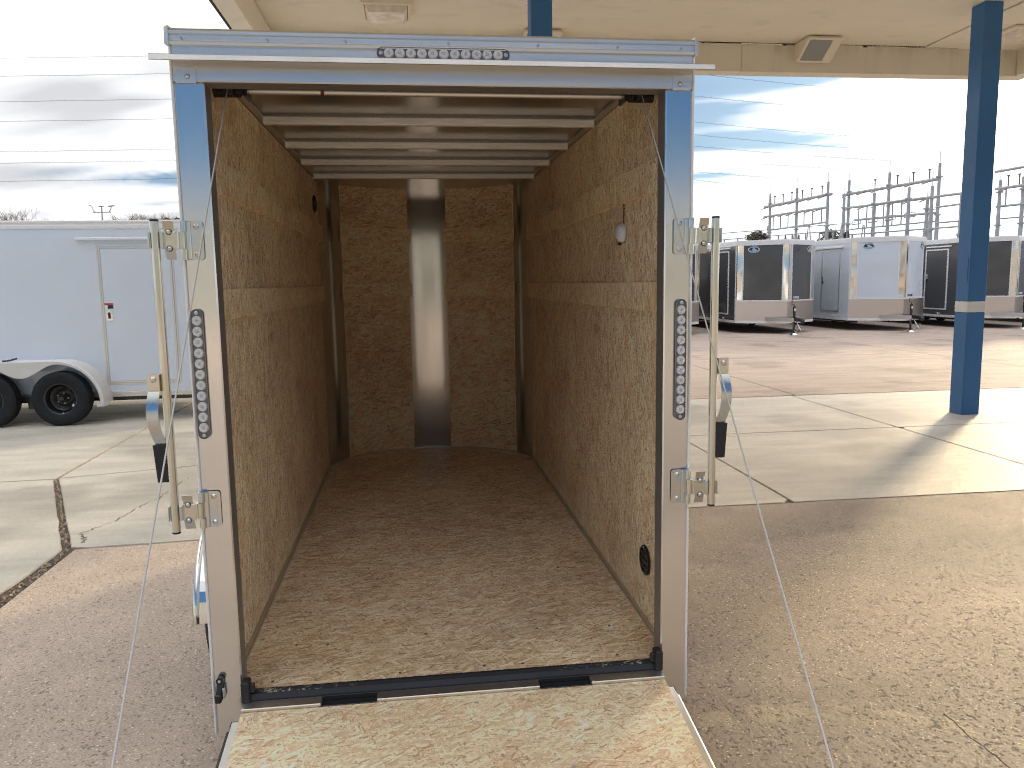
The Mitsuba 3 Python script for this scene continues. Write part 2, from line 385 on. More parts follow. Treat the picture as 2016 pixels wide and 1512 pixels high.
def lathe(profile, centre, axis='y', n=40):
    """profile: (radius, along) pairs, turned about an axis through centre."""
    q = [tuple(map(float, v)) for v in profile]
    if q[0][0] > 0 and q[-1][0] > 0:
        q = q + [q[0]]
    elif q[-1][0] > 0:
        q = q + [(0.0, q[-1][1])]
    elif q[0][0] > 0:
        q = [(0.0, q[0][1])] + q
    m = trimesh.creation.revolve(np.asarray(q), sections=n)
    if axis == 'y':
        m.apply_transform(trimesh.transformations.rotation_matrix(math.pi / 2, (1, 0, 0)))   # z -> -y
    elif axis == 'x':
        m.apply_transform(trimesh.transformations.rotation_matrix(math.pi / 2, (0, 1, 0)))   # z -> x
    m.apply_translation(centre)
    m.fix_normals()
    return m


def capsule(x, z, half, r, horizontal=False):
    l = LineString([(x - half, z), (x + half, z)] if horizontal else [(x, z - half), (x, z + half)])
    return l.buffer(r, 12)


def rrect(x0, x1, z0, z1, r):
    return sbox(x0 + r, z0 + r, x1 - r, z1 - r).buffer(r, 6)


def numbered(key):
    if key not in scene and key not in labels:
        return key
    k = 1
    while f'{key}_{k:03d}' in scene or f'{key}_{k:03d}' in labels:
        k += 1
    return f'{key}_{k:03d}'


def add(key, mesh, mat, smooth=False, label=None, **lab):
    key = numbered(key)
    scene[key] = mikit.ply(mesh, mat, smooth)
    if label or lab:
        labels[key] = {**({'label': label} if label else {}), **lab}
    return key


def thing(key, label, category, group=None):
    key = numbered(key)
    labels[key] = {'label': label, 'category': category, **({'group': group} if group else {})}
    return key


# ------------------------------------------------------------------ ground
rng = random.Random(5)
add('ground', cbox(-900, 900, -400, 1500, -0.20, -0.010), 'joint_fill', label='bare earth under the paving slabs and out to the horizon', kind='structure')
far = cat([cbox(-900, 900, 42.0, 1500, -0.03, -0.006), cbox(-900, -22.0, -30, 41.99, -0.03, -0.006), cbox(42.0, 900, -30, 41.99, -0.03, -0.006), cbox(-900, 900, -400, -30.01, -0.03, -0.006)])
add('gravel_yard', far, 'far_ground', label='dusty gravel yard beyond the paved lot', kind='structure')

labels['pavement'] = {'label': 'concrete paving of the trailer lot in tan, pink and aggregate slabs', 'kind': 'structure'}
G = 0.006


def wobble(poly, amp, step=0.12, seed=1):
    """The slab's outline, a little uneven as a broken edge."""
    ring = LineString(poly.exterior.coords)
    n = max(8, int(ring.length / step))
    pts = np.array([ring.interpolate(i / n, normalized=True).coords[0] for i in range(n)])
    p3 = np.c_[pts, np.full(n, float(seed))]
    pts = pts + amp * (np.c_[meshkit.fbm(p3 * [6, 6, 1], 3, seed), meshkit.fbm(p3 * [6, 6, 1] + 31, 3, seed)] - 0.5) * 2
    pg = Polygon(pts)
    return pg if pg.is_valid else pg.buffer(0)


def slab(name, pts, mat, gap=G, amp=0.006, top=0.0):
    pg = Polygon(pts).buffer(-gap, join_style=2)
    pg = wobble(pg, amp, 0.15, len(scene))
    inner = pg.buffer(-0.006, join_style=2)
    body = prism(pg, 'z', -0.03, top - 0.004)
    if inner.geom_type == 'Polygon':
        body = cat([body, prism(inner, 'z', top - 0.0045, top)])
    add('pavement__' + name, body, mat)


# tan concrete apron, x joints at -3.4, 2.76 and 5.39, y joints at 3.17, 5.85 and 8.41
J = [(-0.5, 2.77), (2.77, 5.38), (5.38, 8.05), (8.05, 10.75), (10.75, 13.4)]
for y0, y1 in ((3.17, 5.85), (5.85, 8.42)):
    for x0, x1 in J:
        slab('tan_slab', [(x0, y0), (x1, y0), (x1, y1), (x0, y1)], 'tan_concrete', 0.007)
# left apron with its broken corner joint
slab('tan_slab', [(-3.39, 5.09), (-2.43, 2.98), (-0.5, 3.08), (-0.5, 5.75), (-2.2, 5.40)], 'tan_concrete', 0.006)
slab('tan_slab', [(-3.395, 5.09), (-2.2, 5.40), (-0.5, 5.75), (-0.5, 8.42), (-3.445, 8.42)], 'tan_concrete', 0.005, 0.003)
slab('tan_slab', [(-3.41, 5.07), (-3.44, 8.42), (-9.0, 8.42), (-9.0, 4.86), (-6.0, 4.96)], 'tan_concrete', 0.006)
slab('tan_slab', [(-3.41, 5.07), (-6.0, 4.96), (-9.0, 4.86), (-9.0, 2.10), (-2.50, 2.10), (-2.46, 2.95)], 'tan_concrete', 0.011, 0.012)
slab('tan_slab', [(-9.0, 2.08), (-9.0, -6.0), (-2.43, -6.0), (-2.47, 2.08)], 'tan_concrete', 0.012, 0.010)
for x0, x1 in ((-15, -9.02), (-9.0, -3.45), (-3.43, -0.5)):
    for y0, y1 in ((8.44, 12.5), (12.52, 22)):
        slab('tan_slab', [(x0, y0), (x1, y0), (x1, y1), (x0, y1)], 'tan_concrete', 0.006)
slab('tan_slab', [(-15, -6), (-9.02, -6), (-9.02, 8.42), (-15, 8.42)], 'tan_concrete', 0.006)
# pink concrete of the yard
for x0, x1 in ((-0.48, 5.47), (5.47, 11.2), (11.2, 17.0), (17.0, 23.0), (23.0, 32), (32, 41.9)):
    for y0, y1 in ((8.44, 13.9), (13.9, 19.6), (19.6, 25.5), (25.5, 41.9)):
        slab('pink_slab', [(x0, y0), (x1, y0), (x1, y1), (x0, y1)], 'pink_concrete', 0.006)
slab('pink_slab', [(13.42, -6), (41.9, -6), (41.9, 8.4), (13.42, 8.4)], 'pink_concrete', 0.006)
slab('tan_slab', [(-21.9, -6), (-15.02, -6), (-15.02, 41.9), (-21.9, 41.9)], 'tan_concrete', 0.006)
slab('tan_slab', [(-15, 22.02), (-0.5, 22.02), (-0.5, 41.9), (-15, 41.9)], 'tan_concrete', 0.006)
# exposed aggregate under the canopy
slab('aggregate_slab', [(-2.405, 2.972), (-2.405, -6.0), (13.4, -6), (13.4, 3.165), (-0.49, 3.165), (-0.5, 3.075)], 'aggregate', 0.005, 0.007)
slab('aggregate_slab', [(-15, -29.9), (13.4, -29.9), (13.4, -6.02), (-15, -6.02)], 'aggregate', 0.006)
slab('tan_slab', [(-21.9, -29.9), (-15.02, -29.9), (-15.02, -6.02), (-21.9, -6.02)], 'tan_concrete', 0.006)
slab('pink_slab', [(13.42, -29.9), (41.9, -29.9), (41.9, -6.02), (13.42, -6.02)], 'pink_concrete', 0.006)
# crumbled rubble in the broken joint
stones = []
for a, b, n in (((-3.40, 5.08), (-2.445, 2.97), 190), ((-2.445, 2.97), (-2.42, 0.9), 260), ((-2.48, 2.09), (-4.2, 2.09), 60)):
    for _ in range(n):
        t = rng.random()
        s = rng.uniform(0.004, 0.013)
        c = np.array([a[0] + (b[0] - a[0]) * t + rng.gauss(0, 0.014), a[1] + (b[1] - a[1]) * t + rng.gauss(0, 0.012), -0.010 + rng.uniform(0, 0.012)])
        pts = np.array([[rng.gauss(0, 1) for _ in range(3)] for _ in range(8)])
        stones.append(hull(c + s * pts / np.linalg.norm(pts, axis=1, keepdims=True)))
add('pavement__joint_rubble', cat(stones), 'rubble_stone', kind='stuff')
# hairline cracks, as thin recessed slivers of dark grit
cr = []
for path in ([(-2.50, 3.32), (-2.36, 3.62), (-2.31, 3.95), (-2.24, 4.2), (-2.22, 4.54), (-2.19, 4.9)], [(-2.4, 3.1), (-2.44, 3.22), (-2.50, 3.32)]):
    l = LineString(path)
    pts = [l.interpolate(t, normalized=True).coords[0] for t in np.linspace(0, 1, 40)]
    pts = [(x + rng.gauss(0, 0.008), y + rng.gauss(0, 0.008)) for x, y in pts]
    for i in range(39):
        if rng.random() < 0.85:
            cr.append(prism(LineString(pts[i:i + 2]).buffer(rng.uniform(0.002, 0.006), 2), 'z', -0.02, 0.0008))
add('pavement__crack', cat(cr), 'joint_fill')
sc = []
pts = [(1.925 + 0.004 * rng.gauss(0, 1), y) for y in np.linspace(0.26, -1.4, 60)]
for i in range(59):
    sc.append(prism(LineString(pts[i:i + 2]).buffer(0.0022, 2), 'z', -0.02, 0.0009))
add('pavement__saw_cut', cat(sc), 'joint_fill')

# ------------------------------------------------------------------ canopy
ZB, ZS = 4.506, 4.88
CX0, CX1, CY0, CY1, CW = -1.97, 8.71, -1.9, 8.43, 0.225
can = thing('canopy', 'cream painted flat canopy roof over the trailer, carried by blue columns', 'canopy')
labels[can]['kind'] = 'structure'
for i in range(6):
    y0, y1 = CY0 + CW + i * (CY1 - CY0 - 2 * CW) / 6, CY0 + CW + (i + 1) * (CY1 - CY0 - 2 * CW) / 6
    sag = 0.0
    add('canopy__soffit', cbox(CX0 + CW, CX1 - CW - 1.42, y0, y1, ZS + 0.002 * (i % 2), ZS + 0.06), 'cream_paint')
    add('canopy__soffit', cbox(CX1 - CW - 1.40, CX1 - CW, y0, y1, ZS - 0.012 + 0.002 * (i % 2), ZS + 0.06), 'cream_paint')
xs = [CX0, 4.42, CX1]
for a, b in zip(xs[:-1], xs[1:]):
    o = 0.004 if a > 0 else 0.0
    add('canopy__fascia', cbox(a + 0.003, b - 0.003, CY1 - CW + o, CY1, ZB, ZS - 0.012, 0.006), 'fascia_paint')
add('canopy__fascia', cbox(CX0, CX0 + CW, CY0, CY1 - CW - 0.004, ZB + 0.002, ZS - 0.012, 0.006), 'fascia_paint')
add('canopy__fascia', cbox(CX1 - CW, CX1, CY0, CY1 - CW - 0.004, ZB + 0.002, ZS - 0.012, 0.006), 'fascia_paint')
add('canopy__fascia', cbox(CX0 + CW + 0.004, CX1 - CW - 0.004, CY0, CY0 + CW, ZB, ZS - 0.012, 0.006), 'fascia_paint')
add('canopy__roof', cbox(CX0 - 0.05, CX1 + 0.05, CY0 - 0.05, CY1 + 0.05, ZS + 0.06, ZS + 0.55, 0.02), 'fascia_paint')
# dark shadow gap where soffit meets fascia: pieces of old sealant hanging in it
seal = []
x = CX0 + CW
while x < CX1 - CW - 0.3:
    l = rng.uniform(0.15, 0.7)
    h = max(0.003, rng.gauss(0.007, 0.004))
    seal.append(cbox(x, min(x + l, CX1 - CW), CY1 - CW - 0.006, CY1 - CW + 0.004, ZS - h, ZS + 0.001))
    if rng.random() < 0.3:
        seal.append(cbox(x + 0.02, x + rng.uniform(0.05, 0.12), CY1 - CW - 0.008, CY1 - CW + 0.004, ZS - rng.uniform(0.012, 0.03), ZS))
    x += l
add('canopy__sealant_seam', cat(seal), 'dark_gap')
add('canopy__edge_flashing', cbox(CX0 - 0.022, CX0 - 0.002, CY0, CY1, ZB - 0.004, ZB + 0.35), 'dark_gap')


def column(x0, label):
    c = thing('canopy_column', label, 'column', 'blue columns under the canopy')
    add(c + '__shaft', cat([cbox(x0, x0 + 0.235, 6.42, 6.655, -0.01, 1.268, 0.007), cbox(x0, x0 + 0.235, 6.42, 6.655, 1.402, ZS - 0.001, 0.007)]), 'blue_paint')
    add(c + '__grey_band', cbox(x0 - 0.002, x0 + 0.237, 6.418, 6.657, 1.269, 1.401, 0.007), 'grey_band')
    add(c + '__base_flashing', cat([cbox(x0 + 0.21, x0 + 0.262, 6.60, 6.62, 0.0, 0.05), hull([(x0 + 0.236, 6.44, 0), (x0 + 0.236, 6.5, 0), (x0 + 0.252, 6.46, 0.01), (x0 + 0.236, 6.47, 0.09)])]), 'black_steel')
    return c


c1 = column(6.605, 'blue steel column with a pale grey band, standing on the concrete at right')
add(c1 + '__cover_plate', prism(rrect(6.455, 6.60, 1.63, 1.93, 0.006), 'x', 6.601, 6.606), 'blue_paint')
add(c1 + '__knob', lathe([(0, 0), (0.012, 0), (0.010, 0.012), (0, 0.014)], (6.605, 6.54, 3.02), 'x', 12), 'dark_screw')
c2 = column(1.26, 'blue steel column behind the open trailer, only its top showing above the roof')


def wall_light(x, label):
    t = thing('canopy_light', label, 'light', 'wedge lights on the canopy fascia')
    y = CY1 - CW
    w = 0.47
    prof = [(y - 0.40, ZS - 0.014), (y - 0.40, ZS - 0.035), (y - 0.06, ZS - 0.245), (y - 0.001, ZS - 0.245), (y - 0.001, ZS - 0.014)]
    add(t + '__housing', prism(prof, 'x', x, x + w), 'lamp_frame')
    # sloped front frame and its glass
    p0, p1 = np.array([y - 0.405, ZS - 0.030]), np.array([y - 0.062, ZS - 0.250])
    d = (p1 - p0) / np.linalg.norm(p1 - p0)
    nn = np.array([-abs(d[1]), -abs(d[0])])
    def strip(s0, s1, xa, xb, h0, h1):
        q = [p0 + d * s0 + nn * h0, p0 + d * s1 + nn * h0, p0 + d * s1 + nn * h1, p0 + d * s0 + nn * h1]
        return prism([tuple(v) for v in q], 'x', xa, xb)
    L = float(np.linalg.norm(p1 - p0))
    add(t + '__frame', cat([strip(0, 0.03, x - 0.008, x + w + 0.008, 0, 0.012), strip(L - 0.03, L, x - 0.008, x + w + 0.008, 0, 0.012), strip(0.03, L - 0.03, x - 0.008, x + 0.03, 0, 0.012),
                            strip(0.03, L - 0.03, x + w - 0.12, x + w + 0.008, 0, 0.012)]), 'lamp_frame')
    add(t + '__glass', strip(0.03, L - 0.03, x + 0.03, x + w - 0.12, 0.0, 0.004), 'lamp_glass')


wall_light(5.165, 'beige wedge shaped light on the canopy fascia, out in the open near the right column')
wall_light(1.40, 'beige wedge shaped light on the canopy fascia, half hidden behind the middle column')
t = thing('ceiling_lamp', 'square beige recessed lamp with diamond lens on the canopy soffit above the trailer', 'lamp')
add(t + '__frame', cat([cbox(-0.58, -0.545, 6.86, 7.46, ZS - 0.07, ZS - 0.002), cbox(-0.055, -0.02, 6.86, 7.46, ZS - 0.07, ZS - 0.002), cbox(-0.545, -0.055, 6.86, 6.9, ZS - 0.07, ZS - 0.002), cbox(-0.545, -0.055, 7.42, 7.46, ZS - 0.07, ZS - 0.002)]), 'lamp_frame')
lens = hull([(-0.54, 6.90, ZS - 0.06), (-0.06, 6.90, ZS - 0.06), (-0.54, 7.42, ZS - 0.06), (-0.06, 7.42, ZS - 0.06), (-0.50, 6.96, ZS - 0.13), (-0.10, 6.96, ZS - 0.13), (-0.50, 7.36, ZS - 0.13), (-0.10, 7.36, ZS - 0.13)])
add(t + '__lens', lens, 'lamp_lens')
add(t + '__lens_boss', hull([(-0.30, 7.02, ZS - 0.131), (-0.16, 7.16, ZS - 0.131), (-0.30, 7.30, ZS - 0.131), (-0.44, 7.16, ZS - 0.131), (-0.30, 7.16, ZS - 0.146)]), 'lamp_lens')
t = thing('ceiling_lamp', 'flat square lamp on the canopy soffit beyond the right column, cut by the frame', 'lamp')
add(t + '__frame', cbox(7.60, 8.20, 7.15, 7.72, ZS - 0.05, ZS - 0.014, 0.008), 'lamp_frame')
add(t + '__lens', hull([(7.66, 7.2, ZS - 0.05), (8.14, 7.2, ZS - 0.05), (7.66, 7.66, ZS - 0.05), (8.14, 7.66, ZS - 0.05), (7.75, 7.3, ZS - 0.10), (8.05, 7.3, ZS - 0.10), (7.75, 7.56, ZS - 0.10), (8.05, 7.56, ZS - 0.10)]), 'lamp_lens')

# ------------------------------------------------------------------ the open cargo trailer
K = thing('cargo_trailer', 'enclosed cargo trailer seen from behind, open with chipboard lined inside and ramp down', 'trailer')
W, ZF, ZC, Z1 = 0.765, 0.447, 2.438, 2.441
WI = 0.730


def ell(x, dy=0.0, r=0.0):
    """The rounded nose, in plan."""
    return 3.10 + (0.58 - r) * math.sqrt(max(0.0, 1 - (x / (0.735 - r)) ** 2)) + dy


def nose_strip(a, b, r0, r1, z0, z1, n=24):
    """A curved sheet of the nose between ellipse angles a and b (0 = right, pi = left)."""
    th = np.linspace(a, b, n)
    o = [((0.735 - r0) * math.cos(t), 3.10 + (0.58 - r0) * math.sin(t)) for t in th]
    i = [((0.735 - r1) * math.cos(t), 3.10 + (0.58 - r1) * math.sin(t)) for t in th[::-1]]
    return prism(Polygon(o + i), 'z', z0, z1)


def ang(x, r=0.012):
    return math.acos(max(-1, min(1, x / (0.735 - r))))


def part(name, mesh, mat, smooth=False, **kw):
    return add(f'{K}__{name}', mesh, mat, smooth, **kw)


# rear frame
for s in (-1, 1):
    x0, x1 = sorted((s * 0.681, s * W))
    f = part('rear_post', cbox(x0, x1, 0.0, 0.012, 0.306, 2.3025, 0.004), 'aluminium')
    xa, xb = sorted((s * 0.681, s * 0.694))
    add(f + '__post_return', cbox(xa, xb, 0.0125, 0.075, 0.31, 2.3025), 'frame_return')
    xa, xb = sorted((s * 0.752, s * W))
    add(f + '__post_back', cbox(xa, xb, 0.0125, 0.075, 0.31, 2.3025), 'aluminium')
    xa, xb = sorted((s * (W + 0.0005), s * (W + 0.007)))
    add(f + '__corner_trim', cbox(xa, xb, -0.004, 0.05, 0.32, 2.40, 0.002), 'white_rail')
part('header', cbox(-W, W, -0.004, 0.012, 2.303, 2.405, 0.003), 'aluminium_top')
part('header_underside', cbox(-0.68, 0.68, 0.0125, 0.075, 2.303, 2.312), 'frame_return')
for s in (-1, 1):
    xa, xb = sorted((s * 0.70, s * 0.757))
    part('corner_gusset', cbox(xa, xb, -0.007, -0.0042, 2.298, 2.345, 0.001), 'aluminium_top')
    part('rivet', lathe([(0, 0.004), (0.006, 0.003), (0.0075, 0.0)], (s * 0.724, -0.007, 2.317), 'y', 16), 'screw', True)
prof = [(-0.004, 2.400), (-0.012, 2.402), (-0.013, 2.410), (-0.009, 2.413), (-0.009, 2.428), (-0.013, 2.431), (-0.013, 2.440), (-0.006, 2.447), (0.03, 2.452), (0.03, 2.400)]
part('roof_cove', prism(prof, 'x', -0.768, 0.768), 'aluminium_top')
for s in (-1, 1):
    part('cove_end_cap', hull([(s * 0.766, -0.017, 2.398), (s * 0.778, -0.015, 2.402), (s * 0.766, -0.017, 2.452), (s * 0.778, -0.012, 2.448), (s * 0.766, 0.03, 2.40), (s * 0.776, 0.03, 2.402), (s * 0.766, 0.03, 2.456), (s * 0.776, 0.03, 2.452)]), 'aluminium_dull')
for x in (-0.732, -0.497, -0.278, 0.018, 0.284, 0.527, 0.724):
    part('cove_screw', lathe([(0, 0.004), (0.004, 0.004), (0.0055, 0.0)], (x, -0.009, 2.4205), 'y', 6), 'screw')
rail = [(0.0, 2.370), (-0.044, 2.3665), (-0.048, 2.364), (-0.0505, 2.350), (-0.047, 2.3485), (-0.0455, 2.362), (0.0, 2.366)]
m = prism([(y - 0.0045, z) for y, z in rail], 'x', -0.812, 0.816)
part('drip_rail', m, 'aluminium_dull')
# sides, roof, nose skins
for s in (-1, 1):
    xa, xb = sorted((s * 0.748, s * 0.7645))
    part('side_skin', cbox(xa, xb, 0.0755, 3.12, 0.33, 2.44), 'aluminium_dull')
part('roof_skin', prism(Polygon([(-0.764, 0.031), (0.764, 0.031), (0.764, 3.1)] + [(0.75 * math.cos(t), 3.1 + 0.60 * math.sin(t)) for t in np.linspace(0.02, math.pi - 0.02, 30)] + [(-0.764, 3.1)]), 'z', 2.4385, 2.4495), 'aluminium_dull')
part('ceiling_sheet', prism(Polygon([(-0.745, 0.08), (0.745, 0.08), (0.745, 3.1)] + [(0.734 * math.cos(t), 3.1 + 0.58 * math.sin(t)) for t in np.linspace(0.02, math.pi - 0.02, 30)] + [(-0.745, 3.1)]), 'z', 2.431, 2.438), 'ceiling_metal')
th = np.linspace(0, math.pi, 60)
part('nose_sheet', nose_strip(0, math.pi, -0.006, 0.0, 0.33, 2.44, 60), 'nose_metal', 30)
# ceiling bows with rolled ends, trims
for y in (1.07, 1.655, 2.21, 2.79):
    sec = rrect(y - 0.014, y + 0.014, 2.391, 2.425, 0.006)
    b = prism(sec, 'x', -0.703, 0.703)
    part('roof_bow', b, 'bow_metal')
    part('bow_packer', cbox(-0.70, 0.70, y - 0.010, y + 0.010, 2.4255, 2.4308), 'frame_return')
for s in (-1, 1):
    xa, xb = sorted((s * 0.700, s * 0.729))
    part('ceiling_trim', cbox(xa, xb, 0.08, 3.15, 2.418, 2.430, 0.002), 'aluminium_dull')
    xa, xb = sorted((s * 0.712, s * 0.729))
    part('floor_trim', cbox(xa, xb, 0.055, 3.15, ZF + 0.0005, ZF + 0.014, 0.002), 'aluminium_dull')
# floor
fl = Polygon([(-0.729, 0.02), (0.729, 0.02), (0.729, 1.62), (-0.729, 1.62)])
part('floor_panel', prism(fl, 'z', ZF - 0.018, ZF), 'osb_floor')
fl = Polygon([(-0.729, 1.622), (0.729, 1.622), (0.729, 3.1)] + [(0.722 * math.cos(t), 3.1 + 0.568 * math.sin(t)) for t in np.linspace(0.02, math.pi - 0.02, 40)] + [(-0.729, 3.1)])
part('floor_panel', prism(fl, 'z', ZF - 0.018, ZF), 'osb_floor')
part('nose_floor_trim', nose_strip(0.10, math.pi - 0.10, 0.012, 0.024, ZF + 0.0003, ZF + 0.006, 40), 'aluminium_dull')
# wall panels and battens
for s in (-1, 1):
    xa, xb = sorted((s * WI, s * 0.742))
    cut = 0.66 if s > 0 else 1.02
    for za, zb in ((ZF + 0.0005, 1.66), (1.6615, 2.075), (2.0765, 2.417)):
        for ya, yb in ((0.078, cut - 0.001), (cut + 0.001, 3.20)):
            part('wall_panel', cbox(xa, xb, ya, yb, za, zb, 0.001), 'osb_side_upper' if 1.6 < za < 2.07 else 'osb_side')
    xa, xb = sorted((s * (WI - 0.0125), s * (WI - 0.0003)))
    for za, zb in ((1.612, 1.716), (2.022, 2.134)):
        part('wall_batten', cbox(xa, xb, 0.085 if za < 2 else 0.10, 3.285, za, zb, 0.002), 'osb_side_batten')
    for y in (0.35, 0.9, 1.5, 2.1, 2.7):
        for z in (0.52, 1.1, 1.69, 2.10, 2.36):
            xx = s * (WI - (0.0125 if z in (1.69, 2.10) else 0.0))
            part('wall_screw', lathe([(0, 0.0015), (0.0035, 0.001), (0.004, 0.0)] if s < 0 else [(0, -0.0015), (0.0035, -0.001), (0.004, 0.0)], (xx, y + 0.02 * rng.random(), z), 'x', 8), 'dark_screw')
# nose lining: two chipboard panels between bare metal columns
for xa, xb in ((-0.598, -0.128), (0.158, 0.632)):
    a, b = ang(xb), ang(xa)
    for za, zb in ((ZF + 0.001, 1.66), (1.6615, 2.075), (2.0765, 2.43)):
        part('nose_panel', nose_strip(a, b, 0.002, 0.012, za, zb), 'osb_nose', 30)
    for za, zb in ((1.625, 1.728), (2.03, 2.132)):
        part('nose_batten', nose_strip(a - 0.028, b + 0.028, 0.0123, 0.022, za, zb), 'osb_nose_batten', 30)
# vents, dome light, conduit
def oval_vent(s, y, z, ry, rz):
    sgn = -s
    o = affinity.scale(Point(y, z).buffer(1, 24), ry, rz)
    i = affinity.scale(Point(y, z).buffer(1, 24), ry * 0.78, rz * 0.82)
    xa, xb = sorted((s * (WI - 0.0003), s * (WI - 0.006)))
    v = part('oval_vent', prism(o, 'x', xa, xb), 'black_plastic')
    xa, xb = sorted((s * (WI - 0.0061), s * (WI - 0.010)))
    add(v + '__vent_ring', prism(o.buffer(-0.004).difference(i), 'x', xa, xb), 'black_plastic')
    for k in (-1, 0, 1):
        b = i.intersection(sbox(y - 1, z + k * rz * 0.45 - 0.004, y + 1, z + k * rz * 0.45 + 0.004))
        add(v + '__vent_louvre', prism(b, 'x', xa, xb), 'black_plastic')
    for k in (-1, 1):
        add(v + '__vent_screw', lathe([(0, 0.002 * sgn), (0.004, 0.0015 * sgn), (0.0045, 0)], (s * (WI - 0.010), y, z + k * rz * 0.9), 'x', 8), 'screw')


oval_vent(1, 0.335, 0.680, 0.060, 0.056)
oval_vent(-1, 2.955, 2.252, 0.085, 0.056)
d = part('dome_light', lathe([(0, -0.034), (0.020, -0.032), (0.033, -0.022), (0.037, -0.008), (0.038, 0.0)], (WI, 0.655, 1.909), 'x', 28), 'dome_plastic', True)
add(d + '__switch', cbox(WI - 0.026, WI - 0.012, 0.648, 0.662, 1.862, 1.873, 0.002), 'black_plastic')
part('light_wire', tube([(WI - 0.003, 0.655, 1.945), (WI - 0.003, 0.650, 2.0), (WI - 0.003, 0.652, 2.06)], 0.003, 6), 'red_wire')
# ramp spring shaft, coils, drums
part('spring_shaft', tube([(-0.60, 0.20, 2.327), (0.61, 0.20, 2.327)], 0.0115, 14), 'aluminium_dull', 40)
for s in (-1, 1):
    pts = [(s * (0.618 + 0.082 * u), 0.20 + 0.019 * math.cos(2 * math.pi * 14 * u), 2.327 + 0.019 * math.sin(2 * math.pi * 14 * u)) for u in np.linspace(0, 1, 225)]
    sp = part('ramp_spring', tube(pts, 0.0028, 6), 'black_steel', True)
    add(sp + '__spring_sleeve', tube([(s * 0.616, 0.20, 2.327), (s * 0.702, 0.20, 2.327)], 0.0155, 14), 'black_plastic', 40)
    part('cable_drum', lathe([(0, 0), (0.026, 0), (0.026, 0.004), (0.018, 0.007), (0.018, 0.018), (0.026, 0.021), (0.026, 0.025), (0, 0.025)], (s * 0.645 - 0.0125, 0.165, 2.327), 'x', 24), 'black_plastic', 30)
    part('spring_bracket', cbox(*sorted((s * 0.594, s * 0.606)), 0.16, 0.235, 2.302, 2.352, 0.002), 'black_steel')
part('shaft_tag', cbox(-0.375, -0.365, 0.184, 0.188, 2.312, 2.332), 'red_wire')
# lift cables from the drums to the ramp's outer end
for s, xe in ((-1, -0.635), (1, 0.605)):
    A, B = np.array([s * 0.648, 0.145, 2.318]), np.array([xe, -1.80, 0.175])
    pts = [A + (B - A) * t + np.array([0, 0, -0.012 * math.sin(math.pi * t)]) for t in np.linspace(0, 1, 24)]
    part('lift_cable', tube(pts, 0.0021, 8), 'steel_cable', True)


